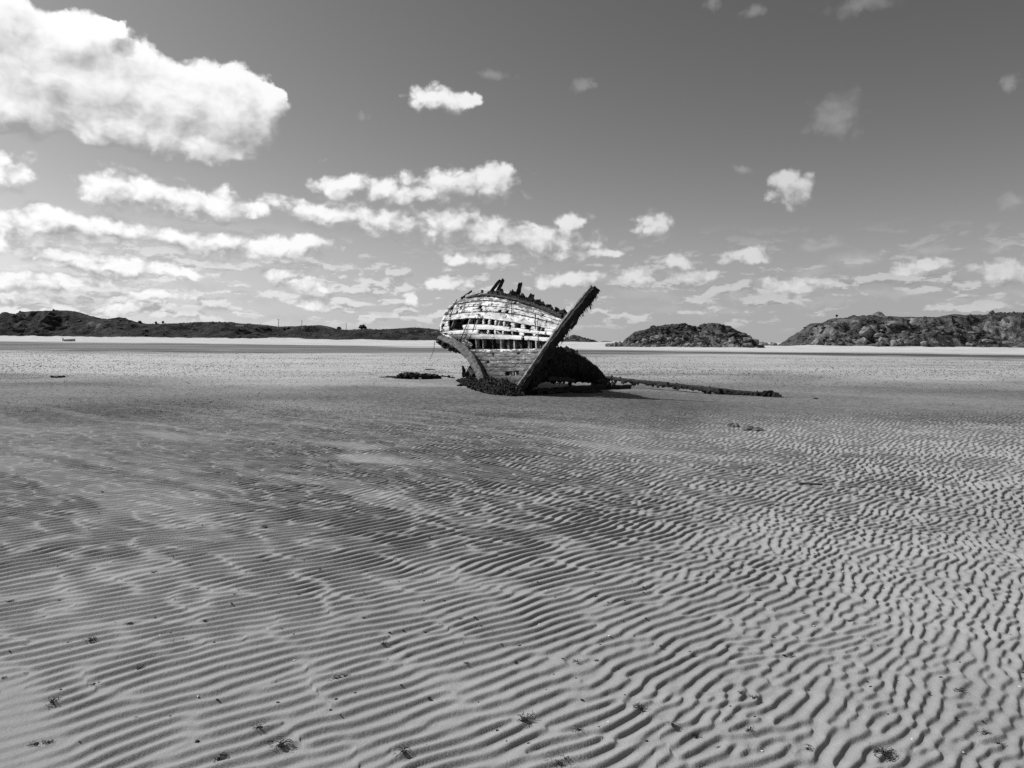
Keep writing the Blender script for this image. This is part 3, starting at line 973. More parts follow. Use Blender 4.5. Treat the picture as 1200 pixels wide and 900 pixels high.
def planks_material():
    m, t, b = material('flaking_white_planks')
    uv = t.n('ShaderNodeUVMap', uv_map='planks').outputs[0]
    pos = t.n('ShaderNodeNewGeometry').outputs['Position']
    st = t.n('ShaderNodeAttribute', attribute_name='strake').outputs['Fac']
    su = t.n('ShaderNodeSeparateXYZ'); t.set(su.inputs[0], uv)
    vv = su.outputs[1]
    fr = t.m('FRACT', vv)
    edge = t.m('ABSOLUTE', t.m('SUBTRACT', fr, 0.5))
    grain = t.noise(t.vm('MULTIPLY', uv, (0.9, 7.0, 1)), 2.2, 7, 0.7, dim='2D')
    flake = t.noise(t.vm('MULTIPLY', uv, (1.6, 1.7, 1)), 1.6, 9, 0.72, dim='2D')
    flake2 = t.noise(pos, 2.1, 5, 0.65)
    wood = t.m('MULTIPLY', t.ss(grain, 0.3, 0.70, 0.03, 0.30), t.ss(t.noise(t.vm('MULTIPLY', uv, (0.5, 1.3, 1)), 1.1, 5, 0.65, dim='2D'), 0.35, 0.65, 0.45, 1.25))
    paint = t.ss(t.noise(pos, 14, 4, 0.6), 0.3, 0.7, 0.58, 0.76)
    # how much paint is left: much above the long slot, scraps below it
    amount = t.ss(st, 8.6, 10.4, 0.545, 0.40)
    amount = t.m('SUBTRACT', amount, t.ss(st, 0.0, 2.2, 0.075, 0.0))
    amount = t.m('SUBTRACT', amount, t.ss(st, 12.0, 16.5, 0.0, 0.10))
    amount = t.m('ADD', amount, t.m('MULTIPLY', t.ss(st, 3.7, 4.0, 0.0, 0.075), t.ss(st, 8.2, 8.9, 1.0, 0.2)))
    loss = t.m('ADD', t.m('MULTIPLY', flake, 0.60), t.m('MULTIPLY', flake2, 0.40))
    loss = t.m('ADD', loss, t.ss(edge, 0.34, 0.5, 0.0, 0.11))
    f = t.ss(t.m('SUBTRACT', amount, loss), -0.012, 0.022)
    col = t.mix(f, wood, paint)
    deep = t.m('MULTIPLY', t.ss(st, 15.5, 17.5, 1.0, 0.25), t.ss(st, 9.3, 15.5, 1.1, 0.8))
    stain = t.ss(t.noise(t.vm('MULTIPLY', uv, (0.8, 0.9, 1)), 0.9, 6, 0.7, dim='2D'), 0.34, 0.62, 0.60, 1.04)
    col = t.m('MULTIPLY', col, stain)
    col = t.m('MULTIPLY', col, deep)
    t.set(b.inputs['Base Color'], col)
    b.inputs['Roughness'].default_value = 0.8
    b.inputs['Specular IOR Level'].default_value = 0.25
    h = t.m('ADD', t.m('MULTIPLY', f, 0.6), t.m('MULTIPLY', grain, 0.8))
    bp = t.n('ShaderNodeBump', ins={'Strength': 0.8, 'Distance': 0.012, 'Height': h})
    t.set(b.inputs['Normal'], bp.outputs[0])
    return m


def t_or(x):
    return x


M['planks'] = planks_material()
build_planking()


# ribs behind the skin, some standing proud of the deck edge
def rib(px9, v0=0.3, v1=17.2, w=0.11, h=0.12, mat='grey_timber', seed=0, off=0.10, n=16, e=0.0):
    f0 = np.interp(px9, LX[8], F)
    path = []
    for k in range(n):
        v = v0 + (v1-v0)*k/(n-1)
        f = f0
        if v > 6:
            i_ = min(int(v), NL-2); row = LX[i_]*(1-(v-i_)) + LX[i_+1]*(v-i_)
            fv = float(np.clip(np.interp(px9 + (v-8)*.25, row, F), .01, .99))
            f = f0 + (fv - f0)*min((v-6)/1.5, 1)
        nrm = normal(f, v)
        path.append(hull(f, v)[0] - nrm*off)
    mb = MB()
    mb.beam(path, w, h, [normal(f0, v0 + (v1-v0)*k/(n-1)) for k in range(n)], jit=0.008, seed=seed)
    return mb.build('rib', M[mat], wreck)


RIBS = [(535.2, .05), (538.7, .05), (557.0, .12), (563.6, .05), (573.4, .10), (580.6, .05), (586.0, .15), (591.8, .06), (597.2, .05), (601.2, .14), (606.5, .06), (613.6, .05), (620.0, .06), (627.0, .13), (634.5, .05)]
for i, (x, k_) in enumerate(RIBS):
    rib(x, v0=random.uniform(.2, .8), v1=17.3 if x > 552 else 10.5, w=random.choice([.07, .09, .11]), seed=i, mat='pale_wood' if k_ > .1 else ('grey_timber' if i % 2 else 'dark_timber'), off=0.09 if k_ > .1 else 0.13 + 0.05*(i % 3))
# loose remains of inner lining seen in the long slot
for i, (x0, x1, v) in enumerate([(577, 590, 8.75), (592, 601, 8.55), (606, 617, 8.8), (618, 632, 8.45), (560, 574, 8.6)]):
    mb = MB()
    pts = []
    for k in range(5):
        x = x0 + (x1-x0)*k/4; f = np.interp(x, LX[8], F)
        pts.append(hull(f, v + 0.05*math.sin(k+i))[0] - normal(f, v)*0.42)
    mb.beam(pts, 0.04, 0.13, [Vector((0, 0, 1))]*5, jit=.01, seed=40+i, n=9)
    mb.build('lining_board', M['pale_wood' if i % 2 else 'grey_timber'], wreck)

# far side, deck and the dark inside
def grid_mesh(name, pts, mat, parent, thick=None):
    nr, nc = len(pts), len(pts[0])
    v = [p for row in pts for p in row]
    fcs = [(r*nc+c, r*nc+c+1, (r+1)*nc+c+1, (r+1)*nc+c) for r in range(nr-1) for c in range(nc-1)]
    me = bpy.data.meshes.new(name)
    me.from_pydata([(p.x-parent.location.x, p.y-parent.location.y, p.z-parent.location.z) for p in v], [], fcs); me.update()
    o = link(name, me, mat, parent)
    if thick:
        s = o.modifiers.new('thickness', 'SOLIDIFY'); s.thickness = thick; s.offset = 0
    return o


AX = Vector((0.93, 0.37, 0)).normalized()      # athwart the boat, towards her far side


def far_side(f, v):
    p = hull(f, v)[0]
    beam_ = 2.5*(1 - f)**0.55*(1 - 0.55*(v/NL)**1.5)
    return p + Vector((0.30, 0.95, 0))*beam_ + Vector((0, 0, -0.10*beam_))


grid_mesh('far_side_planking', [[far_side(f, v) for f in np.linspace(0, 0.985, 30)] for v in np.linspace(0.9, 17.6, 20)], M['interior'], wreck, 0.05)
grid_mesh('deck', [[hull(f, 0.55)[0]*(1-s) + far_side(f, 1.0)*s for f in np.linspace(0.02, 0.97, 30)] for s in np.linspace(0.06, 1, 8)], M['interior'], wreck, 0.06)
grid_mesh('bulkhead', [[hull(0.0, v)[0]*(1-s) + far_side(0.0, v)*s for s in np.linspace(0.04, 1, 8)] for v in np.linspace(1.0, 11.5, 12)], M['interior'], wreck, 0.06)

for k, pp in enumerate([[(536.5, 352), (533, 360), (530.5, 368), (529, 376)], [(548.5, 391), (545, 397), (541, 404)], [(558.5, 372), (558, 380), (556, 387), (552, 395), (548, 402)], [(549, 380), (546, 387), (543, 393), (540.5, 398)], [(600.5, 355), (601.2, 362), (601.4, 371)], [(629, 369), (628.6, 378), (629, 386)]]):
    mb = MB(); path = []
    for (x, y) in pp:
        col_ = LX[:, :]; best = min(((i, j) for i in range(NL) for j in range(0, NF, 2)), key=lambda ij: (LX[ij]-x)**2 + (LY[ij]-y)**2)
        q = hull(F[best[1]], best[0])[0]; n_ = normal(F[best[1]], best[0])
        path.append(P(x, y, q.y) + n_*.05)
    mb.tube(path, .016, 5, jit=.2, seed=k)
    mb.build('hanging_cable', M['dark_timber'], wreck)

# sheer rail and the broken bulwark above it
mb = MB()
fs = np.linspace(0.06, 0.985, 26)
mb.beam([hull(f, 0.05)[0] + normal(f, 0.3)*0.04 for f in fs], [.05]*4 + [.075]*22, [.07]*4 + [.09]*22, [normal(f, 0.3) for f in fs], jit=.014, seed=3, n=70)
mb.build('sheer_rail', M['dark_timber'], wreck)


def above(f, up, inb=0.08):
    p = hull(f, 0.0)[0]
    return p - normal(f, 0.3)*inb + Vector((0, 0, up))


rr = random.Random(21)
f_of = lambda px: float(np.interp(px, LX[0], F))
# jagged bulwark planks
for (x0, x1, h0, h1, mt, lift) in [(570, 586, .16, .22, 'dark_timber', .02), (584, 603, .20, .16, 'dark_timber', .0), (601, 622, .13, .12, 'dark_timber', .02), (619, 634, .07, .05, 'stem_wood', .03), (632, 650, .06, .06, 'stem_wood', .02), (648, 661, .05, .04, 'stem_wood', .02)]:
    n = 9
    mb = MB()
    f = [f_of(x0 + (x1-x0)*k/(n-1)) for k in range(n)]
    hh = [(h0 + (h1-h0)*k/(n-1))*rr.uniform(.75, 1.2) for k in range(n)]
    mb.beam([above(q, lift + hh[k]/2) for k, q in enumerate(f)], .07, hh, [Vector((0, 0, 1))]*n, jit=.025, seed=rr.random(), n=26, bevel=.15, cap_jit=.05)
    mb.build('bulwark_plank', M[mt], wreck)
# stanchion stumps
for k, px in enumerate([572, 576, 580.5, 584, 589, 594, 597.5, 602, 608, 614, 617.5, 622, 625.5, 628, 632, 638, 640.5, 644, 649.5, 651.5, 656, 659, 661]):
    f = f_of(px)
    h = rr.uniform(.10, .26) if px > 618 else rr.uniform(.18, .36)
    mb = MB()
    p = above(f, 0.0, .16); lean = Vector((rr.uniform(-.05, .05), 0, 0))
    mb.beam([p, p + Vector((0, 0, h*.5)) + lean*.5, p + Vector((0, 0, h)) + lean], [rr.uniform(.11, .24)]*2 + [rr.uniform(.05, .16)], rr.uniform(.1, .16), Vector((.3, 1, 0)), jit=.03, seed=k, n=5, cap_jit=.05)
    mb.build('stanchion_stump', M['dark_timber'], wreck)
# white toe rail on the round of the stern
mb = MB()
fs = [f_of(x) for x in (545, 550, 555, 560, 565)]
mb.beam([above(f, .10 + .02*i, .02) for i, f in enumerate(fs)], .10, .09, [Vector((0, 0, 1))]*5, jit=.012, seed=9, n=14)
mb.build('toe_rail', M['pale_wood'], wreck)

# five frame heads left standing
for k, (a, b, w, d) in enumerate([((543.6, 347.8), (552.2, 341.2), 2.2, 29.0), ((555.5, 346.6), (563.3, 341.0), 2.4, 28.6), ((574.0, 343.5), (585.5, 329.0), 3.3, 27.0), ((582.0, 344.0), (590.0, 327.4), 3.6, 26.4), ((605.6, 352.5), (609.8, 331.5), 4.8, 25.6)]):
    p0 = P(a[0] - (b[0]-a[0])*.35, a[1] - (b[1]-a[1])*.35, d); p1 = P(b[0], b[1], d - .15)
    mb = MB()
    ww = w*d/FPX
    mb.beam([p0, p0.lerp(p1, .35), p0.lerp(p1, .7), p1], [ww*1.05, ww, ww*.95, ww*.75], ww*1.2, Vector((.2, 1, 0)), jit=.012, seed=70+k, n=9, cap_jit=.05)
    mb.build('frame_head', M['dark_timber'], wreck)

# stem post
A_DIR = Vector((0.36, -0.93, 0.0))
sp = []
for (x, y) in [(598.5, 467.5), (604.5, 459.5), (613, 447.5), (624, 432), (637, 413.5), (651, 393.5), (664.5, 375.5), (679, 357.5), (688.5, 346), (695.5, 337.6)]:
    sp.append(P(x, y, stem_d(y)))
mb = MB()
mb.beam(sp, [.15, .17, .19, .21, .22, .22, .22, .22, .22, .22], [.10, .11, .11, .12, .12, .12, .12, .12, .12, .12], A_DIR, jit=.010, bevel=.14, seed=2, n=60, cap_jit=.015)
stem = mb.build('stem_post', M['stem_wood'], wreck)
# stem's forward face, its shade put into dark colour, thickened at the hawse block
mb = MB()
fr_ = Vector((0.36, -0.93, 0))
mb.beam([p + fr_*.11 + Vector((.05, .02, -.02)) for p in sp[1:-1] + [sp[-1] + (sp[-1]-sp[-2])*.06]], [.14, .16, .18, .20, .23, .26, .24, .23, .23], [.08, .09, .09, .10, .13, .17, .12, .10, .10], A_DIR, jit=.02, bevel=.2, seed=12, n=60, cap_jit=.03)
mb.build('stem_shade_face', M['dark_timber'], wreck)
mb = MB()
q0 = P(667, 377, 22.2); q1 = P(675.0, 371.5, 22.15); q2 = P(673.5, 380.5, 22.15)
mb.beam([P(668.5, 384, 22.15), P(672.5, 377.5, 22.12), P(675.5, 371.5, 22.1)], [.10, .16, .06], .16, A_DIR, jit=.02, seed=14, n=7)
mb.build('hawse_block', M['dark_timber'], wreck)
mb = MB()
mb.beam([P(651.5, 386.5, 22.5), P(648.8, 393, 22.5), P(645.6, 400, 22.5), P(643.0, 405, 22.5)], [.07, .08, .07, .05], .14, A_DIR, jit=.01, seed=15, n=9)
mb.build('hood_end_strip', M['dark_timber'], wreck)
# weed and iron drips along the underside of the stem
mb = MB()
rr = random.Random(8)
for k in range(120):
    t = rr.uniform(2.2, 8.3); i = int(t); u = t - i
    p = sp[i].lerp(sp[i+1], u) + fr_*rr.uniform(.12, .2) + Vector((rr.uniform(.08, .17), 0, rr.uniform(-.12, -.03)))
    L = rr.uniform(.03, .12)*(1.5 if rr.random() < .15 else 1)
    mb.tube([p, p + Vector((rr.uniform(-.02, .03), 0, -L*.5)), p + Vector((rr.uniform(-.03, .05), rr.uniform(-.02, .02), -L))], [.014, .010, .004], 4, seed=k)
tag(mb.build('hanging_weed', M['seaweed'], wreck), kind='stuff')

# sternpost: the broad curved timber at the left
sp2 = [(515.0, 397.0, 29.6), (519, 397.6, 29.3), (526, 400.2, 29.0), (536, 404.5, 28.4), (545.5, 411.5, 27.8), (553.5, 420, 27.2), (559.5, 430, 26.7), (564, 441, 26.2), (567, 450, 25.9)]
mb = MB()
mb.beam([P(*q) for q in sp2], [x*29/FPX for x in (2, 5, 7.5, 8.5, 9, 9.5, 9, 8, 7.5)], [.20, .30, .38, .40, .40, .38, .34, .30, .26], Vector((-.55, -.70, .45)), jit=.008, bevel=.16, seed=4, n=40, cap_jit=.06)
mb.build('stern_post', M['stern_wood'], wreck)
mb = MB()
for k in range(46):
    q = rr.uniform(0.3, 3.2); i = int(q); u = q - i
    p = P(*sp2[i]).lerp(P(*sp2[i+1]), u) + Vector((rr.uniform(-.15, .10), -.15, -rr.uniform(.05, .22)))
    mb.lump(p, rr.uniform(.05, .12), rr.uniform(.05, .1), rr.uniform(.05, .12), seed=k, rough=.3)
tag(mb.build('weed_crust', M['seaweed'], wreck), kind='stuff')
# rope end hanging from its tip
mb = MB()
a = P(509.5, 399.5, 29.4)
mb.tube([P(515.5, 399, 29.4), P(511, 398.8, 29.4), a, P(508.6, 408, 29.4), P(506.5, 415, 29.4), P(504.0, 421, 29.4)], .012, 5)
mb.build('rope', M['grey_timber'], wreck)

# collapsed far bilge to the right of the stem: ribs and skin under thick weed
HUMP_T = [(617, 446), (628, 432), (635, 422), (642, 415.5), (650, 412.2), (658, 411), (667, 411.5), (672, 414.5), (677, 418.8), (684, 422.6), (690, 427.5), (696, 431.5), (701, 437.5), (705, 444.5)]
def hump(px, s):
    ty = np.interp(px, [q[0] for q in HUMP_T], [q[1] for q in HUMP_T])
    dt = np.interp(px, [617, 628, 668, 705], [23.6, 24.3, 27.2, 29.4])
    top = P(px, ty, dt)
    gy = np.interp(px, [617, 628, 640, 664, 690, 705], [455, 450, 446.0, 445.5, 446.5, 451.0])
    bot = P(px, gy, dt - 0.3)
    p = top.lerp(bot, s)
    bulge = math.sin(math.pi*min(s*1.05, 1))*0.38
    return p + Vector((0.25, -1, 0))*bulge
pts = [[hump(px, s) for px in np.linspace(617, 705, 54)] for s in np.linspace(0.02, 1, 14)]
grid_mesh('collapsed_bilge', pts, M['seaweed'], wreck, 0.10)
rr = random.Random(17)
for k, px in enumerate(np.linspace(640, 703, 20)):
    mb = MB()
    n = 7
    s0 = -rr.uniform(.02, .10)
    pth = [hump(px + rr.uniform(-.3, .3), s0 + (1 - s0)*j/(n-1)) + Vector((.06, -.10, 0)) for j in range(n)]
    mb.beam(pth, rr.uniform(.10, .17), .13, Vector((.25, -1, 0)), jit=.03, seed=k, n=14, cap_jit=.06)
    mb.build('bilge_rib', M['seaweed'], wreck)
mb = MB()
for k in range(900):
    px = rr.uniform(618, 705); s = rr.random()**1.6
    p = hump(px, s) + Vector((.25, -1, 0)).normalized()*rr.uniform(.0, .16)
    r_ = rr.uniform(.03, .10)
    mb.lump(p, r_, r_*.8, r_*rr.uniform(.8, 1.5), seed=k, rough=.35)
tag(mb.build('weed_crust', M['seaweed'], wreck), kind='stuff')
# stringers and loose keel timbers lying inside the shade
for k, (a, b, w, h) in enumerate([((621, 438, 23.4), (660, 436.5, 26.2), .12, .12), ((632, 437, 24), (657, 429, 26.3), .09, .10), ((640, 444, 24.2), (672, 446, 26.2), .14, .14), ((655, 437, 25.4), (664, 440, 26.0), .1, .1), ((660, 430, 26.5), (660.8, 449, 26.4), .07, .07),
                               ((668, 436, 26.6), (668, 451, 26.5), .12, .12), ((606, 459, 23.0), (640, 457, 24.6), .18, .14), ((628, 460.5, 23.2), (682, 455.5, 26.0), .16, .16), ((640, 461, 23.5), (664, 459, 24.2), .2, .12), ((664, 458.5, 24.6), (716, 453.5, 26.8), .15, .15)]):
    mb = MB()
    p, q = P(*a), P(*b)
    p.z = max(p.z, .04); q.z = max(q.z, .04)
    mid = p.lerp(q, .5) + Vector((0, 0, rr.uniform(-.03, .05)))
    mb.beam([p, p.lerp(mid, .5), mid, q.lerp(mid, .5), q], w, h, Vector((0, 0, 1)), jit=.02, seed=90+k, n=14, cap_jit=.04)
    mb.build('loose_timber', M['grey_timber' if k in (0, 1) else 'dark_timber'], wreck)

# skirt of bladder wrack and mussels round the foot
SK_T = [(536, 446), (542, 444), (548, 443), (556, 443.5), (563, 445), (570, 444.5), (576, 442.5), (584, 445), (592, 447), (600, 449.5), (606, 452.5), (612, 457)]
SK_B = [(536, 446), (545, 451.5), (552, 455.5), (560, 459), (570, 461.5), (585, 463.6), (600, 464.8), (612, 464.5)]
def skirt(px, s):
    ty = np.interp(px, [q[0] for q in SK_T], [q[1] for q in SK_T]); by = np.interp(px, [q[0] for q in SK_B], [q[1] for q in SK_B])
    g = G(px, by)
    dt = np.interp(px, [536, 556, 575, 600, 612], [g.y, 26.6, 25.2, 23.2, 22.9])
    top = P(px, ty, max(dt, g.y + 0.12))
    p = top.lerp(g, s)
    return p + Vector((-.3, -.5, 0))*0.12*math.sin(math.pi*s)
grid_mesh('weed_mound', [[skirt(px, s) for px in np.linspace(536, 612, 60)] for s in np.linspace(0, 1.04, 12)], M['seaweed'], wreck, 0.05)
mb = MB()
for k in range(1500):
    px = rr.uniform(537, 612); s = rr.random()
    p = skirt(px, s) + Vector((-.2, -.3, .06))*rr.uniform(0, .14)
    L = rr.uniform(.05, .17)*(0.6 if px < 550 else 1)
    d = Vector((rr.uniform(-.35, .35), rr.uniform(-.5, .1), rr.uniform(-1, .45))).normalized()
    q = p + d*L
    q.z = max(q.z, 0.0)
    w = rr.uniform(.012, .03)
    m_ = p.lerp(q, .5) + Vector((rr.uniform(-.02, .02), -.03, .02))
    mb.tube([p, m_, q], [w, w*.9, w*.3], 4, seed=k)
for k in range(420):
    px = rr.uniform(538, 612); s = rr.random()
    r_ = rr.uniform(.018, .05)
    mb.lump(skirt(px, s) + Vector((-.1, -.25, .04))*rr.uniform(0, .2), r_, r_, r_*rr.uniform(.7, 1.6), seed=k, rough=.35)
tag(mb.build('weed_fronds', M['seaweed'], wreck), kind='stuff')
# broken rudder fastening left of the stern post
for k, (a, b, w) in enumerate([((543.6, 441, 28), (542.6, 428.5, 28), .10), ((548, 441, 27.5), (552.5, 428.5, 27.5), .22), ((556, 441, 27), (550, 433, 27.4), .16)]):
    mb = MB(); p, q = P(*a), P(*b)
    mb.beam([p, p.lerp(q, .5) + Vector((.02, 0, 0)), q], [w*1.2, w, w*.5], w*.8, Vector((0, 1, 0)), jit=.03, seed=120+k, n=7, cap_jit=.06)
    mb.build('rudder_stub', M['dark_timber'], wreck)

# ------------------------------------------------------------------ things lying round the wreck
def lying(name, label, cat, path, w, h, mat, seed, crust=0, jit=.012, n=40, group=None, zlift=0.0, wob=0.0, cr=(.03, .08)):
    rr = random.Random(seed)
    pts = [Vector(p) for p in path]
    mb = MB()
    mb.beam(pts, w, h, Vector((0, 0, 1)), jit=jit, seed=seed, n=n, bevel=.5, cap_jit=.05)
    for k in range(crust):
        t = rr.random()*(len(pts)-1); i = min(int(t), len(pts)-2); p = pts[i].lerp(pts[i+1], t-i)
        r_ = rr.uniform(*cr)
        mb.lump(p + Vector((rr.uniform(-.06, .06), rr.uniform(-.12, .02), rr.uniform(-.10, .03))), r_, r_, r_*rr.uniform(.7, 1.4), seed=k, rough=.35)
    o = mb.build(name, M[mat], origin=(pts[0].x, pts[0].y, 0))
    return tag(o, label, cat, group)


mp = []
for (x, y, d) in [(702, 441.5, 30.2), (716, 443.3, 29.0), (740, 446.2, 27.7), (780, 450.4, 26.0), (820, 455, 24.8), (850, 458.8, 24.0), (880, 461.8, 23.5), (906, 464.2, 23.1)]:
    q = P(x, y, d); q.z = max(q.z, .05); mp.append(q)
lying('mast', 'long weed hung spar lying on the sand right of the wreck', 'mast', mp, [.10, .13, .14, .15, .17, .18, .19, .13], [.10, .13, .13, .14, .15, .16, .17, .10], 'dark_timber', 5, crust=150, n=70)
e0 = mp[-1]
lying('weed_clump', 'humped dark weed clump lying against the right tip of the long spar', 'seaweed', [P(893, 463, 23.1), P(899, 461.8, 23.0), P(906, 463.6, 22.9), P(914, 465.6, 22.6)], [.2, .34, .26, .06], [.12, .2, .16, .05], 'seaweed', 6, crust=26, jit=.05, n=14)
lying('stick', 'thin straight stick lying beyond the right tip of the long spar', 'stick', [G(916, 465.8), G(930, 466.6), G(948, 467.8)], [.05, .03, .02], [.05, .04, .02], 'dark_timber', 7, n=8, jit=.006)
lying('stick', 'short dark stub of wood, farthest right past the spar', 'stick', [G(953, 468.3), G(957, 469.0)], .10, .10, 'dark_timber', 8, n=4, jit=.02)
lying('timber', 'short squared beam end poking out right of the wreck below the spar', 'timber', [P(709, 454.4, 26.6), P(722, 454.0, 26.6), P(738, 453.0, 27.0)], .18, .15, 'dark_timber', 9, n=12, crust=8)
lying('weed_heap', 'spiky black weed heap where the spar meets the wreck', 'seaweed', [P(697, 447, 27.8), P(704, 450, 27.2), P(711, 452.5, 26.6), P(718, 452.5, 26.6)], [.25, .42, .38, .15], [.2, .34, .24, .12], 'seaweed', 10, crust=90, jit=.07, n=14, cr=(.04, .12))
lying('timber', 'low rotten plank lying in the shade in front of the collapsed bilge', 'timber', [G(672, 459.6), G(686, 460.6), G(704, 459.8)], .22, .14, 'dark_timber', 12, n=10, jit=.04, crust=12)
lying('timber', 'long low dark timber lying on the sand left of the wreck', 'timber', [P(463, 443.3, 31.6), P(470, 440.5, 31.6), P(480, 439.4, 31.6), P(493, 440.2, 31.6), P(505, 440.8, 31.7), P(517, 442.5, 31.8)], [.3, .5, .55, .55, .5, .2], [.08, .18, .2, .18, .2, .10], 'seaweed', 13, n=30, jit=.05, crust=60, cr=(.04, .10))
lying('plank', 'thin flat plank leading left from the long low timber', 'plank', [P(444, 442.6, 32.4), P(452, 441.8, 32.4), P(466, 441.6, 32.4)], .16, .06, 'dark_timber', 14, n=8, jit=.014)
lying('stick', 'lone thin stick on pale sand above the long low timber', 'stick', [G(499, 433.2), G(504, 433.0), G(509, 433.4)], .10, .06, 'dark_timber', 15, n=6, jit=.015)
lying('weed_strip', 'narrow torn weed strip between low timber and wreck', 'seaweed', [G(517, 441.6), G(525, 442.0), G(531, 443.2)], .15, .07, 'seaweed', 16, n=10, jit=.04, crust=8)
lying('weed_strip', 'small flat weed scrap on sand just left of the wreck foot', 'seaweed', [G(537, 452.2), G(541, 451.7), G(544.5, 452.0)], .14, .08, 'seaweed', 17, n=6, jit=.03, crust=5)
lying('stick', 'dark stick lying alone on the speckled sand far left', 'stick', [G(61, 442.0), G(68, 442.2), G(75, 441.8)], .2, .10, 'dark_timber', 18, n=8, jit=.03)
lying('twig', 'single bent twig on rippled sand on the right', 'twig', [G(938, 566.5), G(950, 567.2), G(962, 567.6)], .02, .02, 'dry_weed', 19, n=8, jit=.004)
mb = MB()
mb.lump((0, 0, .03), .13, .10, .09, seed=3, rough=.2, sub=2)
o = mb.build('stone', M['pale_wood']); o.location = G(610, 463.6); tag(o, 'small pale stone at the foot of the stem post', 'stone')
for k, (px, py, w, lab) in enumerate([(860, 499.5, .10, 'small dark sand mound, left of two on the rippled flat'), (884, 503.5, .14, 'wider dark sand mound, right of two on the rippled flat')]):
    mb = MB(); rr = random.Random(k)
    for j in range(5):
        mb.lump((rr.uniform(-w, w)*.8, rr.uniform(-w, w), 0.01), w*rr.uniform(.5, .8), w*rr.uniform(.5, .8), .05*rr.uniform(.8, 1.4), seed=j+k*7, rough=.3, sub=2, flat=True)
    o = mb.build('sand_mound', M['mound']); p = G(px, py); o.location = (p.x, p.y, ZAT(p.x, p.y)); tag(o, lab, 'mound')

# tufts of dried weed on the ripples, placed where the photograph has them
TUFTS = [(62, 823, 1.0), (42, 870, .9), (58, 868, .7), (165, 783, 1.0), (108, 750, 1.0), (80, 753, .5), (12, 704, .7), (70, 703, .7), (110, 802, .6), (153, 730, .8), (182, 723, .5), (275, 697, .6), (180, 673, .8),
         (240, 727, .5), (303, 860, .7), (330, 880, 1.3), (258, 891, .9), (395, 797, .9), (160, 842, .4), (310, 618, .8), (330, 610, .4), (375, 667, .6), (350, 694, .5), (5, 795, .5), (30, 755, .5), (305, 570, .6),
         (473, 888, 1.2), (615, 848, 1.2), (678, 858, .8), (655, 898, 1.0), (749, 832, 1.0), (789, 854, .9), (500, 740, .7), (540, 722, .5), (450, 757, .6), (604, 776, .6), (675, 775, .7), (700, 774, .5), (699, 696, .7),
         (775, 758, .7), (405, 795, .8), (426, 723, .5), (598, 666, .5), (565, 731, .4), (547, 780, .4),
         (815, 862, 1.0), (878, 859, .8), (884, 820, .7), (868, 815, .6), (929, 768, .7), (1125, 810, .9), (1038, 885, 1.4), (1028, 880, .9), (1155, 858, .8), (1172, 870, .7), (813, 767, .6), (842, 877, .5), (948, 880, .6),
         (997, 725, .6), (855, 665, .8), (972, 669, .7), (1134, 689, .9), (1140, 608, .8), (955, 620, .4), (1010, 568, .6), (957, 524, .4), (38, 546, .6), (20, 559, .5), (5, 536, .6), (120, 580, .5), (102, 490, .4),
         (168, 483, .4), (320, 517, .5), (288, 510, .4), (48, 548, .4), (130, 552, .4), (620, 622, .5), (716, 636, .5), (545, 640, .4), (480, 592, .4), (890, 700, .6), (1068, 700, .4)]
TM = []
for s in range(7):
    rr = random.Random(300+s)
    mb = MB()
    for k in range(rr.randint(26, 44)):
        a = rr.uniform(0, 6.28); r0 = .055*rr.random()**1.5; L = rr.uniform(.010, .040)
        p = Vector((math.cos(a)*r0, math.sin(a)*r0*.8, rr.uniform(.002, .012)))
        a2 = a + rr.uniform(-2.6, 2.6)
        q = p + Vector((math.cos(a2)*L*.5, math.sin(a2)*L*.5, rr.uniform(.0, .012)))
        e = q + Vector((math.cos(a2+rr.uniform(-1, 1))*L*.5, math.sin(a2)*L*.5, -.004))
        e.z = max(e.z, .001)
        w = rr.uniform(.0006, .0019)
        mb.tube([p, q, e], [w, w, w*.5], 4)
    for k in range(rr.randint(2, 5)):
        r_ = rr.uniform(.003, .009)
        mb.lump((rr.uniform(-.018, .018), rr.uniform(-.015, .015), .004), r_*1.4, r_, r_*.8, seed=k, rough=.35)
    me = bpy.data.meshes.new('weed_tuft')
    me.from_pydata([tuple(v) for v in mb.v], [], mb.f); me.update(); me.materials.append(M['dry_weed'])
    TM.append(me)
rr = random.Random(44)
for k, (px, py, s) in enumerate(TUFTS):
    p = G(px, py)
    o = bpy.data.objects.new('weed_tuft', TM[k % len(TM)]); C.objects.link(o)
    o.location = (p.x, p.y, ZAT(p.x, p.y) - .001)
    sc = .85*s*rr.uniform(.8, 1.1)*(1 + max(0, p.y-5)*.05)
    o.scale = (sc, sc*rr.uniform(.8, 1.1), sc)
    o.rotation_euler = (0, 0, rr.uniform(0, 6.28))
    tag(o, 'small dark tuft of dried weed lying on the sand ripples', 'seaweed', 'weed tufts strewn on the rippled sand')
# shells
sm = MB()
sm.lump((0, 0, .003), .009, .007, .004, seed=2, rough=.1, sub=2, flat=True)
sme = bpy.data.meshes.new('shell'); sme.from_pydata(sm.v, [], sm.f); sme.update(); sme.materials.append(M['shell'])
for k, (px, py) in enumerate([(954, 731), (988, 665), (1022, 665), (1069, 867), (1129, 880), (827, 676), (713, 849), (714, 745), (632, 729), (513, 681), (188, 746), (232, 816), (345, 772), (640, 690), (1195, 805), (436, 588), (893, 880)]):
    p = G(px, py)
    o = bpy.data.objects.new('shell', sme); C.objects.link(o)
    o.location = (p.x, p.y, ZAT(p.x, p.y)); s = .55 + .22*max(p.y-3, 0)**.5; o.scale = (s, s, s)
    o.rotation_euler = (0, 0, k*1.3)
    tag(o, 'tiny white shell fragment lying on the rippled sand', 'shell', 'white shell fragments on the sand')

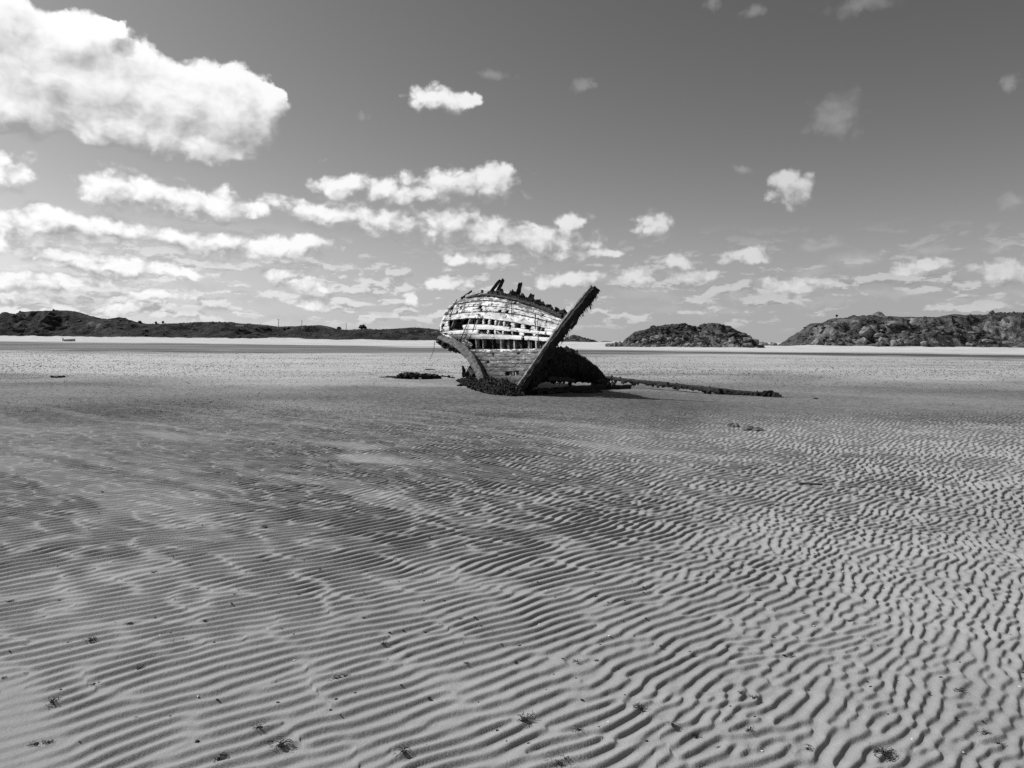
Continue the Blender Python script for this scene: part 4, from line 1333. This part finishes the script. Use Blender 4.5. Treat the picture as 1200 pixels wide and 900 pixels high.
# grit of worm casts and weed scraps, beyond counting
rr = np.random.default_rng(77)
fz = Field(512, 1.0, 91, beta=1.6, lo=0.02, hi=0.3)
fz2 = Field(512, 0.05, 92, beta=1.4, lo=0.3, hi=4)
V, Fc = ICO[1]
V = np.array(V); Fc = np.array(Fc)


def grit(name, label, n, xy, size, flat, mat, seed):
    r = np.random.default_rng(seed)
    m = len(xy)
    s = r.uniform(size[0], size[1], m)
    if size[1] > .02: s = s*np.clip(xy[:, 1]/48, .5, 1)
    pts = V[None]*(1 + r.uniform(-.3, .3, (m, len(V), 1)))
    pts = pts*np.stack([s*r.uniform(.8, 1.6, m), s*r.uniform(.7, 1.2, m), s*flat*r.uniform(.6, 1.4, m)], -1)[:, None, :]
    zz = np.array([ZAT(a, b) for a, b in xy])
    pts += np.stack([xy[:, 0], xy[:, 1], zz + s*flat*.3], -1)[:, None, :]
    fa = (Fc[None] + (np.arange(m)*len(V))[:, None, None]).reshape(-1, 3)
    pts = pts.reshape(-1, 3).astype(np.float32)
    me = bpy.data.meshes.new(name)
    me.vertices.add(len(pts)); me.vertices.foreach_set('co', pts.ravel())
    me.loops.add(fa.size); me.loops.foreach_set('vertex_index', fa.ravel().astype(np.int32))
    me.polygons.add(len(fa)); me.polygons.foreach_set('loop_start', np.arange(0, fa.size, 3, dtype=np.int32))
    me.update(calc_edges=True)
    o = link(name, me, mat)
    tag(o, label, 'grit', kind='stuff')


d = 17*np.exp(rr.random(150000)*math.log(86/17.0))
x = d*rr.uniform(-.9, .9, 150000)
pr = np.clip(.5 + .25*fz(x*.6, d), .05, 1)*np.interp(d, [17, 22, 30, 42, 75, 86], [.10, .30, .7, 1, .9, .2])
kk = rr.random(150000) < pr*.5
grit('worm_casts', 'countless dark worm casts speckling the middle of the flat', 0, np.stack([x[kk], d[kk]], -1), (.012, .040), .5, M['cast'], 5)
d = 3.0*np.exp(rr.random(70000)*math.log(25/3.0)); x = d*rr.uniform(-.85, .85, 70000)
pr = sstep(1.0, 2.2, fz2(x*.5, d*.5))*sstep(-.2, .5, x/d + .12*fz(x, d)) * .30 + .006 + .03*sstep(8, 14, d)*sstep(1, 2, fz2(x*.3, d*.3))
kk = rr.random(70000) < pr
grit('weed_crumbs', 'countless tiny dark weed crumbs strewn over the near ripples', 0, np.stack([x[kk], d[kk]], -1), (.003, .008), .7, M['dry_weed'], 6)

# ------------------------------------------------------------------ far small things
def on_hill(grid, px, d_hint):
    Xg, Yg, z, vs = grid
    j = int(np.argmin(np.abs(vs)))
    xs = Xg[j]
    X = P(px, 390, d_hint).x
    i = int(np.argmin(np.abs(xs - X)))
    return xs[i], Yg[j, i], z[j, i]


def at_slope(grid, px, py):
    """first point of a hill grid that a pixel ray meets"""
    Xg, Yg, z, vs = grid
    r = ray(px, py).normalized()
    best = None
    for j in range(len(vs)):
        i = int(np.argmin(np.abs(Xg[j] - (r.x/r.y)*Yg[j].mean())))
        q = r*(Yg[j, i]/r.y) + Vector((0, 0, EYE))
        if q.z <= z[j, i]:
            best = (Xg[j, i], Yg[j, i], z[j, i]); break
    return best or on_hill(grid, px, 760)


def house(px, py, w, dpt, h, label, wins):
    X, Y, Z = at_slope(GL, px, py)
    root = empty('house', (X, Y, Z - .3)); tag(root, label, 'house')
    rel = Vector((X, Y, Z - .3))
    mb = MB(); mb.box(-w/2, w/2, -dpt/2, dpt/2, 0, h); o = mb.build('wall', M['house_wall']); o.parent = root
    rf = MB(); e = .25; rh = h*.55
    rf.add([(-w/2-e, -dpt/2-e, h), (w/2+e, -dpt/2-e, h), (w/2+e, dpt/2+e, h), (-w/2-e, dpt/2+e, h), (-w/2-e, 0, h+rh), (w/2+e, 0, h+rh)],
           [(0, 1, 5, 4), (2, 3, 4, 5), (1, 2, 5), (3, 0, 4), (3, 2, 1, 0)])
    ro = rf.build('roof', M['roof']); ro.parent = root
    ch = MB(); ch.box(-w/2+.1, -w/2+.8, -.3, .3, h+rh*.3, h+rh+.7); c_ = ch.build('chimney', M['house_wall']); c_.parent = ro
    for wx in wins:
        wn = MB(); wn.box(wx-.5, wx+.5, -dpt/2-.04, -dpt/2+.05, h*.35, h*.8); q = wn.build('window', M['glass']); q.parent = root
    dn = MB(); dn.box(-.45, .45, -dpt/2-.05, -dpt/2+.05, 0, 2.0); q = dn.build('door', M['pole']); q.parent = root


house(283.5, 386, 7.0, 5.5, 2.9, 'small grey gabled house on the far hill, left of two', (-2.2, 2.2))
house(311, 384.8, 7.5, 5, 2.2, 'lower far house half hidden by scrub, right of two', (-2.4, 2.4))


def pole(px, base_y, top_y, label):
    X, Y, Z = on_hill(GL, px, 760)
    h = (base_y - top_y)*760/FPX
    root = empty('utility_pole', (X, Y, Z - .5)); tag(root, label, 'utility pole', 'utility poles along the far hill')
    mb = MB(); mb.tube([(0, 0, 0), (0, 0, h*.5), (0, 0, h + .5)], [.26, .24, .2], 8); o = mb.build('post', M['pole']); o.parent = root
    mb = MB(); mb.box(-.9, .9, -.1, .1, h - .4, h - .15); o = mb.build('crossarm', M['pole']); o.parent = root


pole(326.5, 383, 374, 'utility pole on the far hill ridge, leftmost of three')
pole(355.3, 382.5, 375.5, 'utility pole on the far hill ridge, middle of three')
pole(406.5, 387, 379.5, 'utility pole on the far hill ridge, rightmost of three')


def bush(px, d_, w, h, label, grid=None, seed=0):
    X, Y, Z = on_hill(grid or GL, px, 760)
    rr = random.Random(seed)
    root = empty('bush', (X, Y, Z - .3)); tag(root, label, 'bush')
    mb = MB()
    for k in range(70):
        a = rr.uniform(0, 6.28); r_ = math.sqrt(rr.random()); t = rr.random()
        q = .16*w*rr.uniform(.5, 1.1)
        mb.lump((math.cos(a)*r_*w*.42*(1-t*.5), math.sin(a)*r_*w*.42*(1-t*.5), .35*h + t*h*.65), q, q, q*.8, seed=k, rough=.4)
    o = mb.build('crown', M['far_shrub']); o.parent = root
    mb = MB()
    for k in range(3):
        mb.tube([(0, 0, 0), (rr.uniform(-.2, .2)*w, rr.uniform(-.2, .2)*w, h*.5)], [.12, .06], 6)
    o = mb.build('trunk', M['pole']); o.parent = root


for k, (px, w, h, lab) in enumerate([(143, 3.0, 1.6, 'tiny bush on the left hill shoulder, leftmost of its line'), (152, 2.6, 1.7, 'tiny bush on the left hill shoulder, right of the leftmost'), (165, 4.5, 2.6, 'rounded bush on the left hill saddle before two upright ones'),
                                    (182.5, 2.8, 2.4, 'upright bush on the left hill saddle, left of a close pair'), (191, 3.2, 2.8, 'upright bush on the left hill saddle, right of a close pair'),
                                    (398, 5.0, 2.2, 'low wide bush on the ridge beside the rightmost utility pole'), (424, 8.5, 3.6, 'broad rounded bush on the ridge near the wreck stern')]):
    bush(px, 760, w, h, lab, seed=k)

# sign on the headland
X, Y, Z = on_hill(GH, 980, 322)
root = empty('sign_post', (X, Y, Z - .4)); tag(root, 'lone sign on a post on top of the right headland', 'sign')
mb = MB(); mb.tube([(0, 0, 0), (0, 0, 1.4), (0, 0, 2.5)], .09, 8); o = mb.build('post', M['pole']); o.parent = root
mb = MB(); mb.box(-.5, .5, -.13, -.05, 1.75, 2.55); o = mb.build('sign_board', M['pole']); o.parent = root

# small boat drawn up below the left hill
p = G(81.5, 400.0)
root = empty('dinghy', (p.x, p.y, ZAT(p.x, p.y))); tag(root, 'small light boat drawn up on sand below the left hill', 'boat')
root.rotation_euler = (0, 0, R(6))
L, B, H = 3.5, 1.3, .62
mb = MB(); ns = 12
rings = []
for k in range(ns):
    t = k/(ns-1); wd = B/2*(1 - max(0, (t-.35)/.65)**2.2)*(0.82 + .18*min(t/.3, 1)); sh = H*(1 + .35*t*t)
    rings.append([(-L/2 + t*L, -wd, sh), (-L/2 + t*L, -wd*.8, sh*.35), (-L/2 + t*L, 0, .0 + .25*max(0, t-.8)), (-L/2 + t*L, wd*.8, sh*.35), (-L/2 + t*L, wd, sh)])
vv = [q for r_ in rings for q in r_]
ff = [(i*5+j, i*5+j+1, (i+1)*5+j+1, (i+1)*5+j) for i in range(ns-1) for j in range(4)] + [(0, 1, 2, 3, 4)]
mb.add(vv, ff); o = mb.build('hull', M['boat']); o.parent = root
s_ = o.modifiers.new('thickness', 'SOLIDIFY'); s_.thickness = .05
for x in (-.9, .3):
    mb = MB(); mb.box(x-.13, x+.13, -.5, .5, .42, .46); o = mb.build('thwart', M['pole']); o.parent = root
mb = MB(); mb.box(-L/2-.3, -L/2-.06, -.15, .15, .1, .95); o = mb.build('outboard_motor', M['pole']); o.parent = root

# ------------------------------------------------------------------ render settings
scene.view_settings.view_transform = 'Standard'
scene.view_settings.look = 'None'
scene.view_settings.exposure = 0.0
scene.view_settings.gamma = 1.0
scene.view_settings.use_curve_mapping = False
scene.cycles.use_denoising = False
scene.cycles.max_bounces = 5
scene.cycles.diffuse_bounces = 3
scene.cycles.glossy_bounces = 2
scene.cycles.sample_clamp_indirect = 8
scene.render.film_transparent = False
